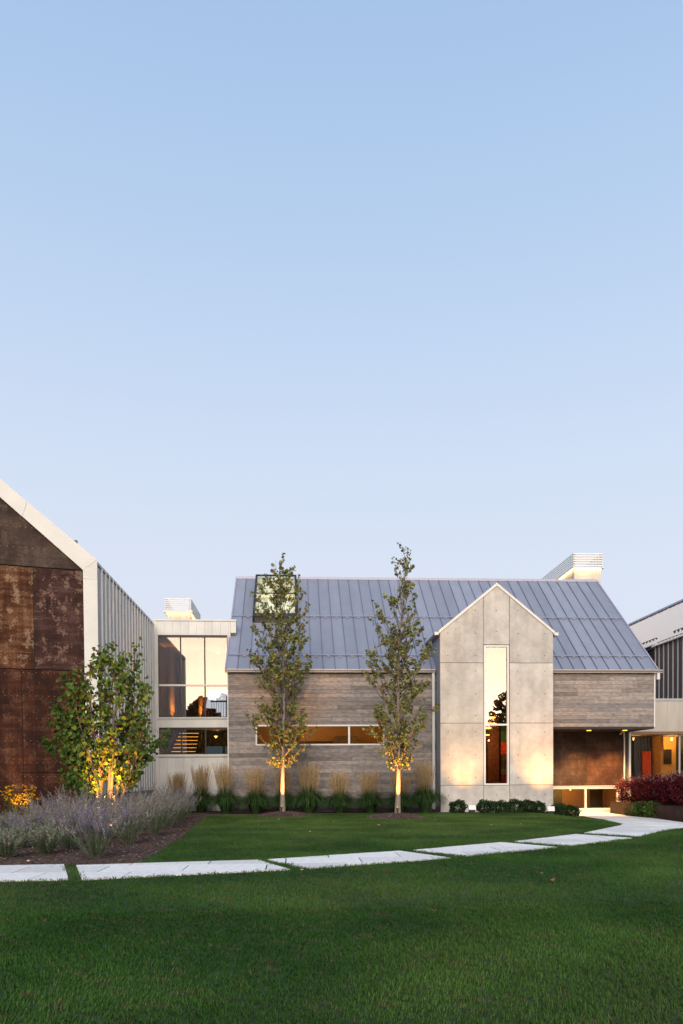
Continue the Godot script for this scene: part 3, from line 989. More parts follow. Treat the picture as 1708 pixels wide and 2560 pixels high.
func part_gable(t: Node, x: float, m: Material) -> void:
	var o := part(t, "gable_wall", slab(v2([[0.15, 3.8 if x > 10 else 0.0], [0.15, 6.15], [6.99, 11.85], [13.9, 6.15], [13.9, 0.0], [2.4, 0.0], [2.4, 3.8 if x > 10 else 0.0]]) if x > 10 else v2([[0.15, 0.0], [0.15, 6.15], [6.99, 11.85], [13.9, 6.15], [13.9, 0.0]]), -0.05, 0.05), m)
	o.transform = Transform3D(Basis(Vector3(0, 0, -1), Vector3.UP, Vector3.RIGHT), Vector3(x, 0, 0))

func entrance(t: Node) -> void:
	var zb := -2.2
	bx(t, "soffit", Vector3(11.2, 3.65, zb - 0.4), Vector3(16.22, 3.742, -0.005), M.bronze)
	for p in [[11.2, 13.975, 2.985, 3.65, 3], [13.985, 15.75, 2.985, 3.65, 3], [11.2, 13.975, 1.07, 2.975, 3], [13.985, 15.75, 1.07, 2.975, 4]]:
		var sh := part(t, "steel_sheet", slab(v2([[p[0], p[2]], [p[1], p[2]], [p[1], p[3]], [p[0], p[3]]]), 0.0, -0.04), M["corten%d" % p[4]], Vector3(0, 0, zb))
		sh.name = "steel_sheet"
	bx(t, "corner_trim", Vector3(15.78, -0.3, zb - 0.1), Vector3(15.83, 3.65, zb + 0.03), M.white0)
	bx(t, "entrance_wall", Vector3(11.2, 1.06, zb - 0.3), Vector3(15.78, 3.65, zb - 0.045), M.dark)
	var w := Node3D.new()
	w.name = "window"
	t.add_child(w, true)
	frame_rect(w, "frame", 11.2, 15.6, -0.10, 1.06, 0.035, zb - 0.1, zb + 0.06, M.white1)
	frame_rect(w, "frame", 11.2, 15.53, -0.10, 1.0, 0.085, zb - 0.12, zb + 0.02, M.frame)
	bx(w, "mullion", Vector3(13.87, -0.015, zb - 0.1), Vector3(13.95, 0.915, zb + 0.015), M.frame)
	for c in [[11.29, 13.87], [13.95, 15.44]]:
		bx(w, "pane", Vector3(c[0], -0.015, zb - 0.055), Vector3(c[1], 0.915, zb - 0.046), M.glass_clear)
	bx(t, "plinth", Vector3(11.2, -0.4, zb - 0.3), Vector3(15.53, -0.105, zb + 0.03), M.white0)
	# room behind the low window
	bx(t, "inner_wall", Vector3(11.3, -0.3, -4.6), Vector3(16.0, 1.3, -4.5), M.plaster)
	bx(t, "inner_wall", Vector3(15.8, -0.3, -4.5), Vector3(15.9, 3.6, zb - 0.31), M.plaster)
	bx(t, "inner_ceiling", Vector3(11.3, 1.1, -4.5), Vector3(15.8, 1.25, zb - 0.31), M.plaster)
	bx(t, "inner_floor", Vector3(11.3, -0.3, -4.5), Vector3(15.8, -0.2, zb - 0.31), M.floor_wood)
	bx(t, "picture", Vector3(15.0, -0.05, -4.5), Vector3(15.68, 0.95, -4.44), mat(Color(0.16, 0.17, 0.13), 0.6))
	bx(t, "picture", Vector3(12.7, 0.0, -4.5), Vector3(13.55, 0.85, -4.44), mat(Color(0.20, 0.20, 0.08), 0.6))
	bx(t, "bench", Vector3(12.2, -0.2, -3.9), Vector3(13.4, 0.06, -3.5), M.floor_wood)
	omni(t, Vector3(13.6, 0.85, -3.4), 2.6, 0.02, Color(1.0, 0.72, 0.36))  # unseen ceiling lamp, placed to light the room behind the low window
	part(t, "ceiling_lamp", cyl(0.07, 0.04), glow(Color(1.0, 0.7, 0.35), 1.0), Vector3(13.6, 0.9, -3.4))
	# two downlights in the soffit
	for x in [13.62, 15.33]:
		part(t, "downlight", bm(Vector3(0.16, 0.03, 0.16)), glow(Color(1.0, 0.70, 0.22), 5.0), Vector3(x, 3.645, -1.05))
		spot(t, Vector3(x, 3.62, -1.05), Vector3(x - 0.2, 0.0, -1.45), 58.0, 48.0, 0.06, Color(1.0, 0.70, 0.34))
	var cam := thing("security_camera", "small white security camera under the dark entrance soffit", "camera", Vector3(15.5, 3.65, -1.8))
	part(cam, "bracket", bm(Vector3(0.05, 0.08, 0.05)), M.white0, Vector3(0, -0.04, 0))
	var body := part(cam, "body", cyl(0.045, 0.16), M.white0, Vector3(-0.03, -0.11, 0.05))
	body.rotation = Vector3(PI / 2 - 0.4, 0.4, 0)
	part(cam, "lens", cyl(0.035, 0.02), M.black, Vector3(0.0, -0.15, 0.13)).rotation.x = PI / 2 - 0.4

# ------------------------------------------------------------------ the pale concrete gable
func tower() -> void:
	var t := thing("concrete_gable", "tall pale cast concrete gable bay with slot window and white raking trim", "tower")
	var X0 := 6.2654
	var X1 := 11.2087
	var Z := 1.068
	var j := 0.012
	var mid := (X0 + X1) / 2
	var top := func(x: float) -> float: return 9.76 - absf(x - mid) * S - 0.02
	var xl := 8.152
	var xr := 9.288
	var panels := [
		[[X0, 0.0], [xl - j, 0.0], [xl - j, 1.165 - j], [X0, 1.165 - j]],
		[[xl + j, 0.0], [xr - j, 0.0], [xr - j, 1.155 - j], [xl + j, 1.155 - j]],
		[[xr + j, 0.0], [X1, 0.0], [X1, 1.165 - j], [xr + j, 1.165 - j]],
		[[X0, 1.165 + j], [xl - j, 1.165 + j], [xl - j, 3.845 - j], [X0, 3.845 - j]],
		[[xr + j, 1.165 + j], [X1, 1.165 + j], [X1, 3.845 - j], [xr + j, 3.845 - j]],
		[[X0, 3.845 + j], [xl - j, 3.845 + j], [xl - j, 6.44 - j], [X0, 6.44 - j]],
		[[xr + j, 3.845 + j], [X1, 3.845 + j], [X1, 6.44 - j], [xr + j, 6.44 - j]],
		[[X0, 6.44 + j], [xl - j, 6.44 + j], [xl - j, top.call(xl - j)], [X0, top.call(X0)]],
		[[xr + j, 6.44 + j], [X1, 6.44 + j], [X1, top.call(X1)], [xr + j, top.call(xr + j)]],
		[[xl + j, 7.235], [xr - j, 7.235], [xr - j, top.call(xr - j)], [mid, top.call(mid)], [xl + j, top.call(xl + j)]]]
	var ties := [[[6.6, 0.74], [7.77, 0.74]], [[8.71, 0.74]], [[9.66, 0.74], [10.85, 0.74]],
		[[6.6, 3.47], [7.8, 3.47], [6.6, 2.47], [7.8, 2.47], [6.6, 1.5], [7.8, 1.5]], [[9.66, 3.45], [10.85, 3.45], [9.66, 2.46], [10.85, 2.46], [9.66, 1.48], [10.85, 1.48]],
		[[6.6, 6.09], [7.8, 6.09], [6.6, 5.11], [7.8, 5.11], [6.6, 4.17], [7.8, 4.17]], [[9.66, 6.09], [10.85, 6.09], [9.66, 5.11], [10.85, 5.11], [9.66, 4.15], [10.85, 4.15]],
		[[6.6, 7.71], [7.8, 7.71], [6.6, 6.75], [7.8, 6.75], [7.8, 8.7]], [[9.66, 7.71], [10.85, 7.71], [9.66, 6.75], [10.85, 6.75], [9.66, 8.7]], [[8.71, 8.69], [8.71, 7.8]]]
	var hm := cyl(0.022, 0.01, -1, 10)
	for i in panels.size():
		var p := part(t, "concrete_panel", slab(v2(panels[i]), Z, Z - 0.16), M[["concrete", "concrete2", "concrete3", "concrete2", "concrete", "concrete2", "concrete", "concrete3", "concrete3", "concrete"][i]])
		for q in ties[i]:
			var o := part(p, "tie_hole", hm, M.bronze, Vector3(q[0], q[1], Z - 0.002))
			o.rotation.x = PI / 2
	# mortar-coloured joint backing
	var back := slab(v2([[X0 + 0.02, 0.0], [xl, 0.0], [xl, 8.9], [X0 + 0.02, 7.6]]), Z - 0.022, Z - 0.2)
	part(t, "joint_backing", back, M.joint)
	part(t, "joint_backing", slab(v2([[xr, 0.0], [X1 - 0.02, 0.0], [X1 - 0.02, 7.6], [xr, 8.9]]), Z - 0.022, Z - 0.2), M.joint)
	part(t, "joint_backing", slab(v2([[xl, 7.24], [xr, 7.24], [xr, 8.9], [mid, 9.5], [xl, 8.9]]), Z - 0.022, Z - 0.2), M.joint)
	part(t, "joint_backing", slab(v2([[xl, 0.0], [xr, 0.0], [xr, 1.15], [xl, 1.15]]), Z - 0.022, Z - 0.2), M.joint)
	# slot window
	var w := Node3D.new()
	w.name = "window"
	t.add_child(w, true)
	frame_rect(w, "frame", xl + 0.012, xr - 0.03, 1.165, 7.2, 0.07, Z - 0.14, Z + 0.012, M.frame)
	bx(w, "transom", Vector3(xl + 0.082, 3.74, Z - 0.12), Vector3(xr - 0.1, 3.815, Z + 0.005), M.frame)
	bx(w, "pane", Vector3(xl + 0.082, 1.235, Z - 0.082), Vector3(xr - 0.1, 3.74, Z - 0.073), M.glass)
	bx(w, "pane", Vector3(xl + 0.082, 3.815, Z - 0.082), Vector3(xr - 0.1, 7.13, Z - 0.073), M.glass)
	# raking trim, roof and zinc sides
	for s in [-1.0, 1.0]:
		var e : float = mid + s * (X1 - mid + 0.06)
		var ey : float = 9.885 - (absf(e - mid)) * S
		var poly := v2([[mid, 9.885], [e, ey], [e, ey - 0.135], [mid, 9.75]])
		part(t, "rake_trim", slab(poly, Z + 0.035, Z - 0.2), M.white0 if s < 0 else M.white1)
		part(t, "roof", quad_slab(Vector3(mid, 9.86, Z - 0.2), Vector3(e, ey - 0.02, Z - 0.2), Vector3(e, ey - 0.02, -3.0), Vector3(mid, 9.86, -5.0), Vector3(0, -0.1, 0)), M.zinc1)
		var g := bx(t, "gutter", Vector3(e + s * 0.002, ey - 0.19, -2.2), Vector3(e + s * 0.15, ey - 0.08, Z - 0.02), M.zinc_seam)
		g.name = "gutter"
		bx(t, "gutter_end", Vector3(e + s * 0.002, ey - 0.19, Z - 0.019), Vector3(e + s * 0.18, ey - 0.06, Z + 0.0), M.white0)
		var sx := X0 if s < 0 else X1
		bx(t, "side_wall", Vector3(sx - (0.0 if s < 0 else 0.12), 0.0, -2.0), Vector3(sx + (0.12 if s < 0 else 0.0), 7.72, Z - 0.161), M.zinc1)
	# inside: timber lining, coloured panels, ring pendants
	bx(t, "floor", Vector3(X0 + 0.13, 0.0, -4.0), Vector3(X1 - 0.13, 1.0, Z - 0.21), M.floor_wood)
	bx(t, "timber_column", Vector3(9.30, 1.0, -3.3), Vector3(9.86, 6.6, -2.8), M.wood)
	bx(t, "inner_wall", Vector3(9.2, 1.0, -3.9), Vector3(X1 - 0.13, 9.0, -3.7), M.floor_wood)
	var cols := [Color(0.36, 0.05, 0.05), Color(0.30, 0.36, 0.20), Color(0.14, 0.16, 0.05), Color(0.30, 0.18, 0.12), Color(0.66, 0.22, 0.05), Color(0.14, 0.38, 0.26), Color(0.05, 0.25, 0.22), Color(0.06, 0.20, 0.18)]
	var ys := [1.0, 1.62, 1.90, 2.33, 2.62, 3.2, 3.68, 4.1, 4.7]
	for i in 8:
		bx(t, "colour_panel", Vector3(9.98, ys[i] + 0.01, -2.95), Vector3(10.9, ys[i + 1], -2.9 + 0.01 * (i % 3)), mat(cols[i], 0.7))
	var lm := glow(Color(1.0, 0.76, 0.36), 4.0)
	for r in [[9.0, 4.33, -2.3, 0.52], [9.05, 4.05, -2.6, 0.62], [8.85, 3.83, -2.2, 0.45], [8.9, 3.52, -2.4, 0.36]]:
		var pe := thing("ring_pendant", ["slim glowing ring pendant hanging highest behind the slot window", "widest glowing ring pendant behind the slot window, second from top", "glowing ring pendant just above the slot window crossbar", "small glowing ring pendant below the slot window crossbar"][used.get("ring_pendant", -1) + 1], "pendant lamp", Vector3(r[0], r[1], r[2]), 0.0, "ring pendants in the concrete gable")
		part(pe, "ring_light", torus_mesh(r[3], 0.02), lm)
		for a in 3:
			var wire := part(pe, "wire", cyl(0.004, 3.2, -1, 5), M.black, Vector3(cos(a * 2.1) * r[3], 1.6, sin(a * 2.1) * r[3]))
			wire.name = "wire"
	omni(t, Vector3(8.95, 3.2, -1.2), 5.5, 0.03, Color(1.0, 0.66, 0.32))  # unseen lamp lighting the room behind the slot window

# ------------------------------------------------------------------ the ribbed house behind on the right
func ribbed_house() -> void:
	var t := thing("ribbed_house", "house with dark ribbed wall and pale metal roof behind the grey house on the right", "house")
	var X := 20.609
	var z := -3.2
	while z > -8.95:
		var z2 := maxf(z - 0.535, -9.0)
		bx(t, "wall_panel", Vector3(X, 3.9, z2 + 0.01), Vector3(X + 0.06, 8.99, z - 0.01), M.char)
		bx(t, "standing_rib", Vector3(X - 0.05, 3.9, z2 - 0.02), Vector3(X + 0.02, 9.0, z2 + 0.02), M.char_rib)
		z = z2
	bx(t, "wall_core", Vector3(X + 0.061, 0.0, -9.0), Vector3(X + 0.3, 9.12, -3.2), M.dark)
	# set-back length with a louvred opening
	bx(t, "wall_panel", Vector3(X + 0.30, 3.9, -9.6), Vector3(X + 0.36, 9.16, -9.01), M.char)
	bx(t, "wall_panel", Vector3(X + 0.30, 3.9, -14.0), Vector3(X + 0.36, 9.16, -10.75), M.char)
	bx(t, "wall_panel", Vector3(X + 0.30, 8.92, -10.74), Vector3(X + 0.36, 9.16, -9.61), M.char)
	bx(t, "wall_core", Vector3(X + 0.56, 0.0, -14.0), Vector3(X + 0.7, 9.3, -9.01), mat(Color(0.55, 0.42, 0.30), 0.8))
	bx(t, "standing_rib", Vector3(X + 0.26, 3.9, -10.98), Vector3(X + 0.31, 9.0, -10.94), M.char_rib)
	for k in 12:
		bx(t, "louvre", Vector3(X + 0.30, 6.9 + 0.165 * k, -10.74), Vector3(X + 0.38, 6.96 + 0.165 * k, -9.61), M.dark)
	# roof panels in strips up the slope
	var rise := 6.0
	var top := 13.42
	z = -2.6
	while z > -26.0:
		var z2 := z - 0.42
		var ex := X - 0.12 if z > -9.0 else X + 0.15
		var a := Vector3(ex, 9.02 + (ex - X) * 0.725, z)
		var b := Vector3(X + rise, top, z)
		var c := Vector3(X + rise, top, z2 + 0.008)
		var d := Vector3(ex, 9.02 + (ex - X) * 0.725, z2 + 0.008)
		part(t, "roof_panel", quad_slab(a, b, c, d, Vector3(0, -0.06, 0)), M.pale_roof)
		part(t, "standing_seam", quad_slab(a + Vector3(0, 0.04, 0.012), b + Vector3(0, 0.04, 0.012), b + Vector3(0, 0.04, -0.012), a + Vector3(0, 0.04, -0.012), Vector3(0, -0.05, 0)), M.pale_seam)
		z = z2
	part(t, "rear_roof", quad_slab(Vector3(X + rise, top, -2.6), Vector3(X + rise * 2, 9.0, -2.6), Vector3(X + rise * 2, 9.0, -26), Vector3(X + rise, top, -26), Vector3(0, -0.06, 0)), M.pale_roof)
	part(t, "ridge_cap", bm(Vector3(0.3, 0.14, 23.4)), M.zinc_cap, Vector3(X + rise, top + 0.06, -14.3))
	for k in 40:
		bx(t, "ridge_vent", Vector3(X + rise - 0.2, top - 0.13, -2.9 - 0.58 * k), Vector3(X + rise - 0.1, top - 0.02, -2.62 - 0.58 * k), M.dark)
	# snow guard: a rail on small dark brackets, in two lengths
	for seg in [[-3.0, -8.2], [-10.2, -17.0]]:
		var gx := X + 0.62
		var gyy := 9.02 + 0.62 * 0.725
		var zz: float = seg[0]
		var rail := bx(t, "snow_rail", Vector3(gx - 0.015, gyy + 0.12, seg[1]), Vector3(gx + 0.015, gyy + 0.15, seg[0]), M.dark)
		while zz > seg[1]:
			bx(t, "snow_bracket", Vector3(gx - 0.03, gyy - 0.02, zz - 0.05), Vector3(gx + 0.03, gyy + 0.125, zz + 0.05), M.dark)
			zz -= 0.42
		rail.name = "snow_rail"
	bx(t, "rear_wall", Vector3(X + 0.3, 0, -26.0), Vector3(X + 12.0, 9.0, -25.8), M.char)
	bx(t, "side_wall", Vector3(X + 0.7, 0, -25.8), Vector3(X + 0.9, 9.0, -14.0), M.char)
	bx(t, "front_wall", Vector3(X + 0.3, 0, -3.3), Vector3(X + 12.0, 9.0, -3.1), M.char)

# ------------------------------------------------------------------ the low glazed link below it
func link_wing() -> void:
	var t := thing("entrance_link", "low glazed entrance link with pale metal fascia beside the recessed rusty entrance", "building")
	var zf := -4.0
	var x := 15.83
	while x < 22.5:
		var b := x + 0.6
		bx(t, "fascia_panel", Vector3(x + 0.003, 3.76, zf - 0.3), Vector3(b - 0.003, 5.30, zf + rnd(-0.01, 0.0)), M.steel_band)
		x = b
	bx(t, "coping", Vector3(15.83, 5.303, zf - 0.4), Vector3(22.5, 5.42, zf + 0.03), M.rib)
	bx(t, "roof", Vector3(15.83, 5.1, -9.0), Vector3(20.5, 5.25, zf - 0.31), M.rib)
	bx(t, "soffit", Vector3(15.83, 3.62, -8.0), Vector3(22.5, 3.755, zf - 0.002), M.plaster)
	var w := Node3D.new()
	w.name = "window"
	t.add_child(w, true)
	for c in [15.86, 19.56, 22.4]:
		bx(w, "mullion", Vector3(c - 0.04, -0.3, zf - 0.26), Vector3(c + 0.04, 3.618, zf - 0.18), M.rib if c > 19 else M.frame)
	bx(w, "pane", Vector3(15.90, -0.3, zf - 0.225), Vector3(19.52, 3.618, zf - 0.215), M.glass_clear)
	bx(w, "pane", Vector3(19.60, -0.3, zf - 0.225), Vector3(22.36, 3.618, zf - 0.215), M.glass_clear)
	# inside
	bx(t, "floor", Vector3(15.83, -0.4, -8.0), Vector3(22.5, -0.25, zf - 0.2), M.floor_wood)
	bx(t, "inner_wall", Vector3(15.7, -0.25, -8.2), Vector3(22.5, 3.62, -8.0), M.plaster)
	bx(t, "inner_wall", Vector3(15.66, -0.25, -8.0), Vector3(15.8, 3.62, zf - 0.3), M.plaster)
	bx(t, "inner_wall", Vector3(19.25, -0.25, -6.8), Vector3(19.40, 3.62, -5.6), mat(Color(0.80, 0.55, 0.28), 0.9))
	bx(t, "inner_wall", Vector3(19.40, -0.25, -6.9), Vector3(22.4, 3.62, -6.75), mat(Color(0.80, 0.60, 0.30), 0.9))
	bx(t, "picture", Vector3(19.82, 2.15, -6.74), Vector3(20.4, 2.95, -6.70), mat(Color(0.16, 0.10, 0.06), 0.7))
	bx(t, "door", Vector3(18.60, -0.25, -6.35), Vector3(19.06, 2.84, -6.30), mat(Color(0.80, 0.27, 0.06), 0.6))
	# pleated curtains, green and grey
	for k in [[16.0, 17.3, Color(0.16, 0.19, 0.15)], [17.33, 18.22, Color(0.15, 0.18, 0.15)], [18.25, 19.22, Color(0.33, 0.33, 0.40)]]:
		var st := st_new()
		var n := 40
		for i in n:
			var xa: float = lerpf(k[0], k[1], float(i) / n)
			var xb: float = lerpf(k[0], k[1], float(i + 1) / n)
			var za := -6.5 + 0.05 * sin(xa * 34.0)
			var zb := -6.5 + 0.05 * sin(xb * 34.0)
			quad(st, Vector3(xa, 3.6, za), Vector3(xb, 3.6, zb), Vector3(xb, -0.2, zb), Vector3(xa, -0.2, za))
		st.generate_normals()
		part(t, "curtain", st.commit(), mat(k[2], 0.95))
	omni(t, Vector3(20.05, 3.42, -6.0), 1.7, 0.03, Color(1.0, 0.83, 0.56))
	part(t, "ceiling_lamp", cyl(0.06, 0.06), glow(Color(1.0, 0.72, 0.28), 8.0), Vector3(20.05, 3.5, -6.0))
	omni(t, Vector3(17.6, 3.4, -5.2), 1.0, 0.02, Color(1.0, 0.82, 0.55))  # unseen ceiling lamp, placed to light the curtains
	part(t, "ceiling_lamp", cyl(0.05, 0.05), glow(Color(1.0, 0.72, 0.28), 3.0), Vector3(17.6, 3.48, -5.2))

# ------------------------------------------------------------------ planting
func vcol(st: SurfaceTool, c: Color, a: Vector3, b: Vector3, d: Vector3) -> void:
	st.set_color(c)
	tri(st, a, b, d)

func vary(c: Color, k: float) -> Color:
	var f := 1.0 + rnd(-k, k)
	return Color(c.r * f * (1.0 + rnd(-0.08, 0.08)), c.g * f, c.b * f * (1.0 + rnd(-0.08, 0.08)))

func sage_meshes(size: float, bloom: Color) -> Array:
	var stems := st_new()
	var leaves := st_new()
	var flowers := st_new()
	for i in 66:
		var az := rnd(0, TAU)
		var lean := deg_to_rad(pow(rng.randf(), 0.9) * 47.0)
		var L := size * rnd(0.68, 1.05)
		var out := Vector3(cos(az), 0, sin(az))
		var p0 := out * rnd(0.0, 0.10)
		var pts := []
		for k in 5:
			var t := k / 4.0
			pts.append(p0 + out * L * (sin(lean) * t + 0.05 * t * t) + Vector3.UP * L * (cos(lean) * t + 0.10 * t * t) + Vector3(rnd(-0.015, 0.015), 0, rnd(-0.015, 0.015)) * t)
		stems.set_color(vary(Color(0.20, 0.215, 0.16), 0.25))
		tube(stems, pts, [0.006, 0.005, 0.0042, 0.0034, 0.002], 3)
		var at := func(t: float) -> Vector3:
			var f := clampf(t * 4.0, 0, 3.999)
			return pts[int(f)].lerp(pts[int(f) + 1], f - int(f))
		# narrow grey-green leaves below
		for k in 26:
			var t := rnd(0.08, 0.70)
			var p: Vector3 = at.call(t)
			var d := Vector3(rnd(-1, 1), rnd(-0.1, 0.9), rnd(-1, 1)).normalized() * rnd(0.04, 0.075)
			var sd := d.cross(Vector3.UP).normalized() * 0.009
			vcol(leaves, vary(Color(0.10, 0.155, 0.065), 0.35), p - sd, p + sd, p + d)
		# branched wands of small flowers above
		for b in 4:
			var t := rnd(0.50, 0.97)
			var p: Vector3 = at.call(t)
			var d := (out * rnd(-0.4, 1.0) + Vector3(rnd(-0.7, 0.7), rnd(0.7, 1.5), rnd(-0.7, 0.7))).normalized()
			var bl := rnd(0.10, 0.22) * size
			var bc := vary(bloom * 1.12, 0.3)
			if rng.randf() < 0.3:
				bc = vary(Color(0.33, 0.28, 0.26), 0.25)
			for q in 9:
				var pp := p + d * bl * q / 8.0
				for r in 2:
					var o := Vector3(rnd(-1, 1), rnd(-0.6, 1), rnd(-1, 1)).normalized() * 0.024
					var o2 := Vector3(rnd(-1, 1), rnd(-0.6, 1), rnd(-1, 1)).normalized() * 0.020
					vcol(flowers, bc, pp, pp + o, pp + o2)
	var out_meshes := []
	for s in [stems, leaves, flowers]:
		s.generate_normals()
		out_meshes.append(s.commit())
	return out_meshes

func reed_meshes() -> Array:
	var blades := st_new()
	var plumes := st_new()
	for i in 1050:
		var az := rnd(0, TAU)
		var out := Vector3(cos(az), 0, sin(az))
		var side := Vector3(-out.z, 0, out.x) * 0.011
		var L := rnd(1.15, 1.75)
		var lean := pow(rng.randf(), 0.6)
		var c := vary(Color(0.040, 0.078, 0.026), 0.4)
		var prev := out * rnd(0.0, 0.16)
		var n := 5
		for k in n:
			var t := (k + 1.0) / n
			var p := out * (0.12 + L * lean * 0.60 * pow(t, 1.12)) + Vector3.UP * L * (1.30 * t - (0.52 + 0.62 * lean) * t * t)
			var w0 := side * (1.0 - k / float(n) * 0.75)
			var w1 := side * (1.0 - t * 0.75)
			blades.set_color(c)
			quad(blades, prev - w0, prev + w0, p + w1, p - w1)
			prev = p
	for i in 190:
		var az := rnd(0, TAU)
		var out := Vector3(cos(az), 0, sin(az))
		var h := rnd(1.35, 1.95)
		var lean := pow(rng.randf(), 1.3) * 0.24
		var b := out * rnd(0.0, 0.15)
		var top := b + out * lean * h + Vector3.UP * h
		var c := vary(Color(0.42, 0.30, 0.17), 0.22)
		var st := plumes
		var side := Vector3(rnd(-1, 1), 0, rnd(-1, 1)).normalized() * 0.0030
		st.set_color(vary(Color(0.26, 0.21, 0.10), 0.2))
		quad(st, b - side, b + side, top + side * 0.4, top - side * 0.4)
		st.set_color(c)
		for k in 26:
			var t := 0.60 + 0.40 * k / 26.0
			var p := b.lerp(top, t)
			var w := 0.026 * sin(PI * (0.12 + 0.88 * (1.0 - t) / 0.40))
			var o := Vector3(rnd(-1, 1), 0, rnd(-1, 1)).normalized() * maxf(0.008, w * 0.8)
			tri(st, p, p + o + Vector3.UP * 0.05, p + o * 0.4 + Vector3.UP * 0.075)
	blades.generate_normals()
	plumes.generate_normals()
	return [blades.commit(), plumes.commit()]

# a bush of many separate leaves spread through a lumpy volume
func bush_mesh(r: Vector3, n: int, leaf: float, narrow: float, droop: float, colors: Array, seed_: int, lump := 0.28) -> ArrayMesh:
	var st := st_new()
	var nz := FastNoiseLite.new()
	nz.seed = seed_
	nz.frequency = 0.9
	for i in n:
		var d := Vector3(rnd(-1, 1), rnd(-0.75, 1), rnd(-1, 1))
		if d.length() > 1.0 or d.length() < 0.1:
			d = d.normalized()
		d = d.normalized()
		var rad := (1.0 + lump * 2.0 * nz.get_noise_3dv(d * 1.6)) * lerpf(0.55, 1.0, pow(rng.randf(), 0.45))
		var p := Vector3(d.x * r.x, d.y * r.y, d.z * r.z) * rad
		var along := (d + Vector3(rnd(-0.9, 0.9), rnd(-0.9, 0.9) - droop, rnd(-0.9, 0.9))).normalized() * leaf * rnd(0.7, 1.25)
		var side := along.cross(Vector3(rnd(-1, 1), rnd(-1, 1), rnd(-1, 1))).normalized() * leaf * narrow
		st.set_color(vary(colors[rng.randi_range(0, colors.size() - 1)], 0.3))
		var mid := p + along * 0.45
		tri(st, p, mid + side, p + along)
		tri(st, p, p + along, mid - side)
	st.generate_normals()
	return st.commit()

func stem_cluster(n: int, h: float, spread: float, r: float) -> ArrayMesh:
	var st := st_new()
	for i in n:
		var az := rnd(0, TAU)
		var o := Vector3(cos(az), 0, sin(az))
		tube(st, [o * 0.05, o * spread * 0.4 + Vector3.UP * h * 0.5, o * spread + Vector3.UP * h], [r, r * 0.7, r * 0.3], 5)
	st.generate_normals()
	return st.commit()

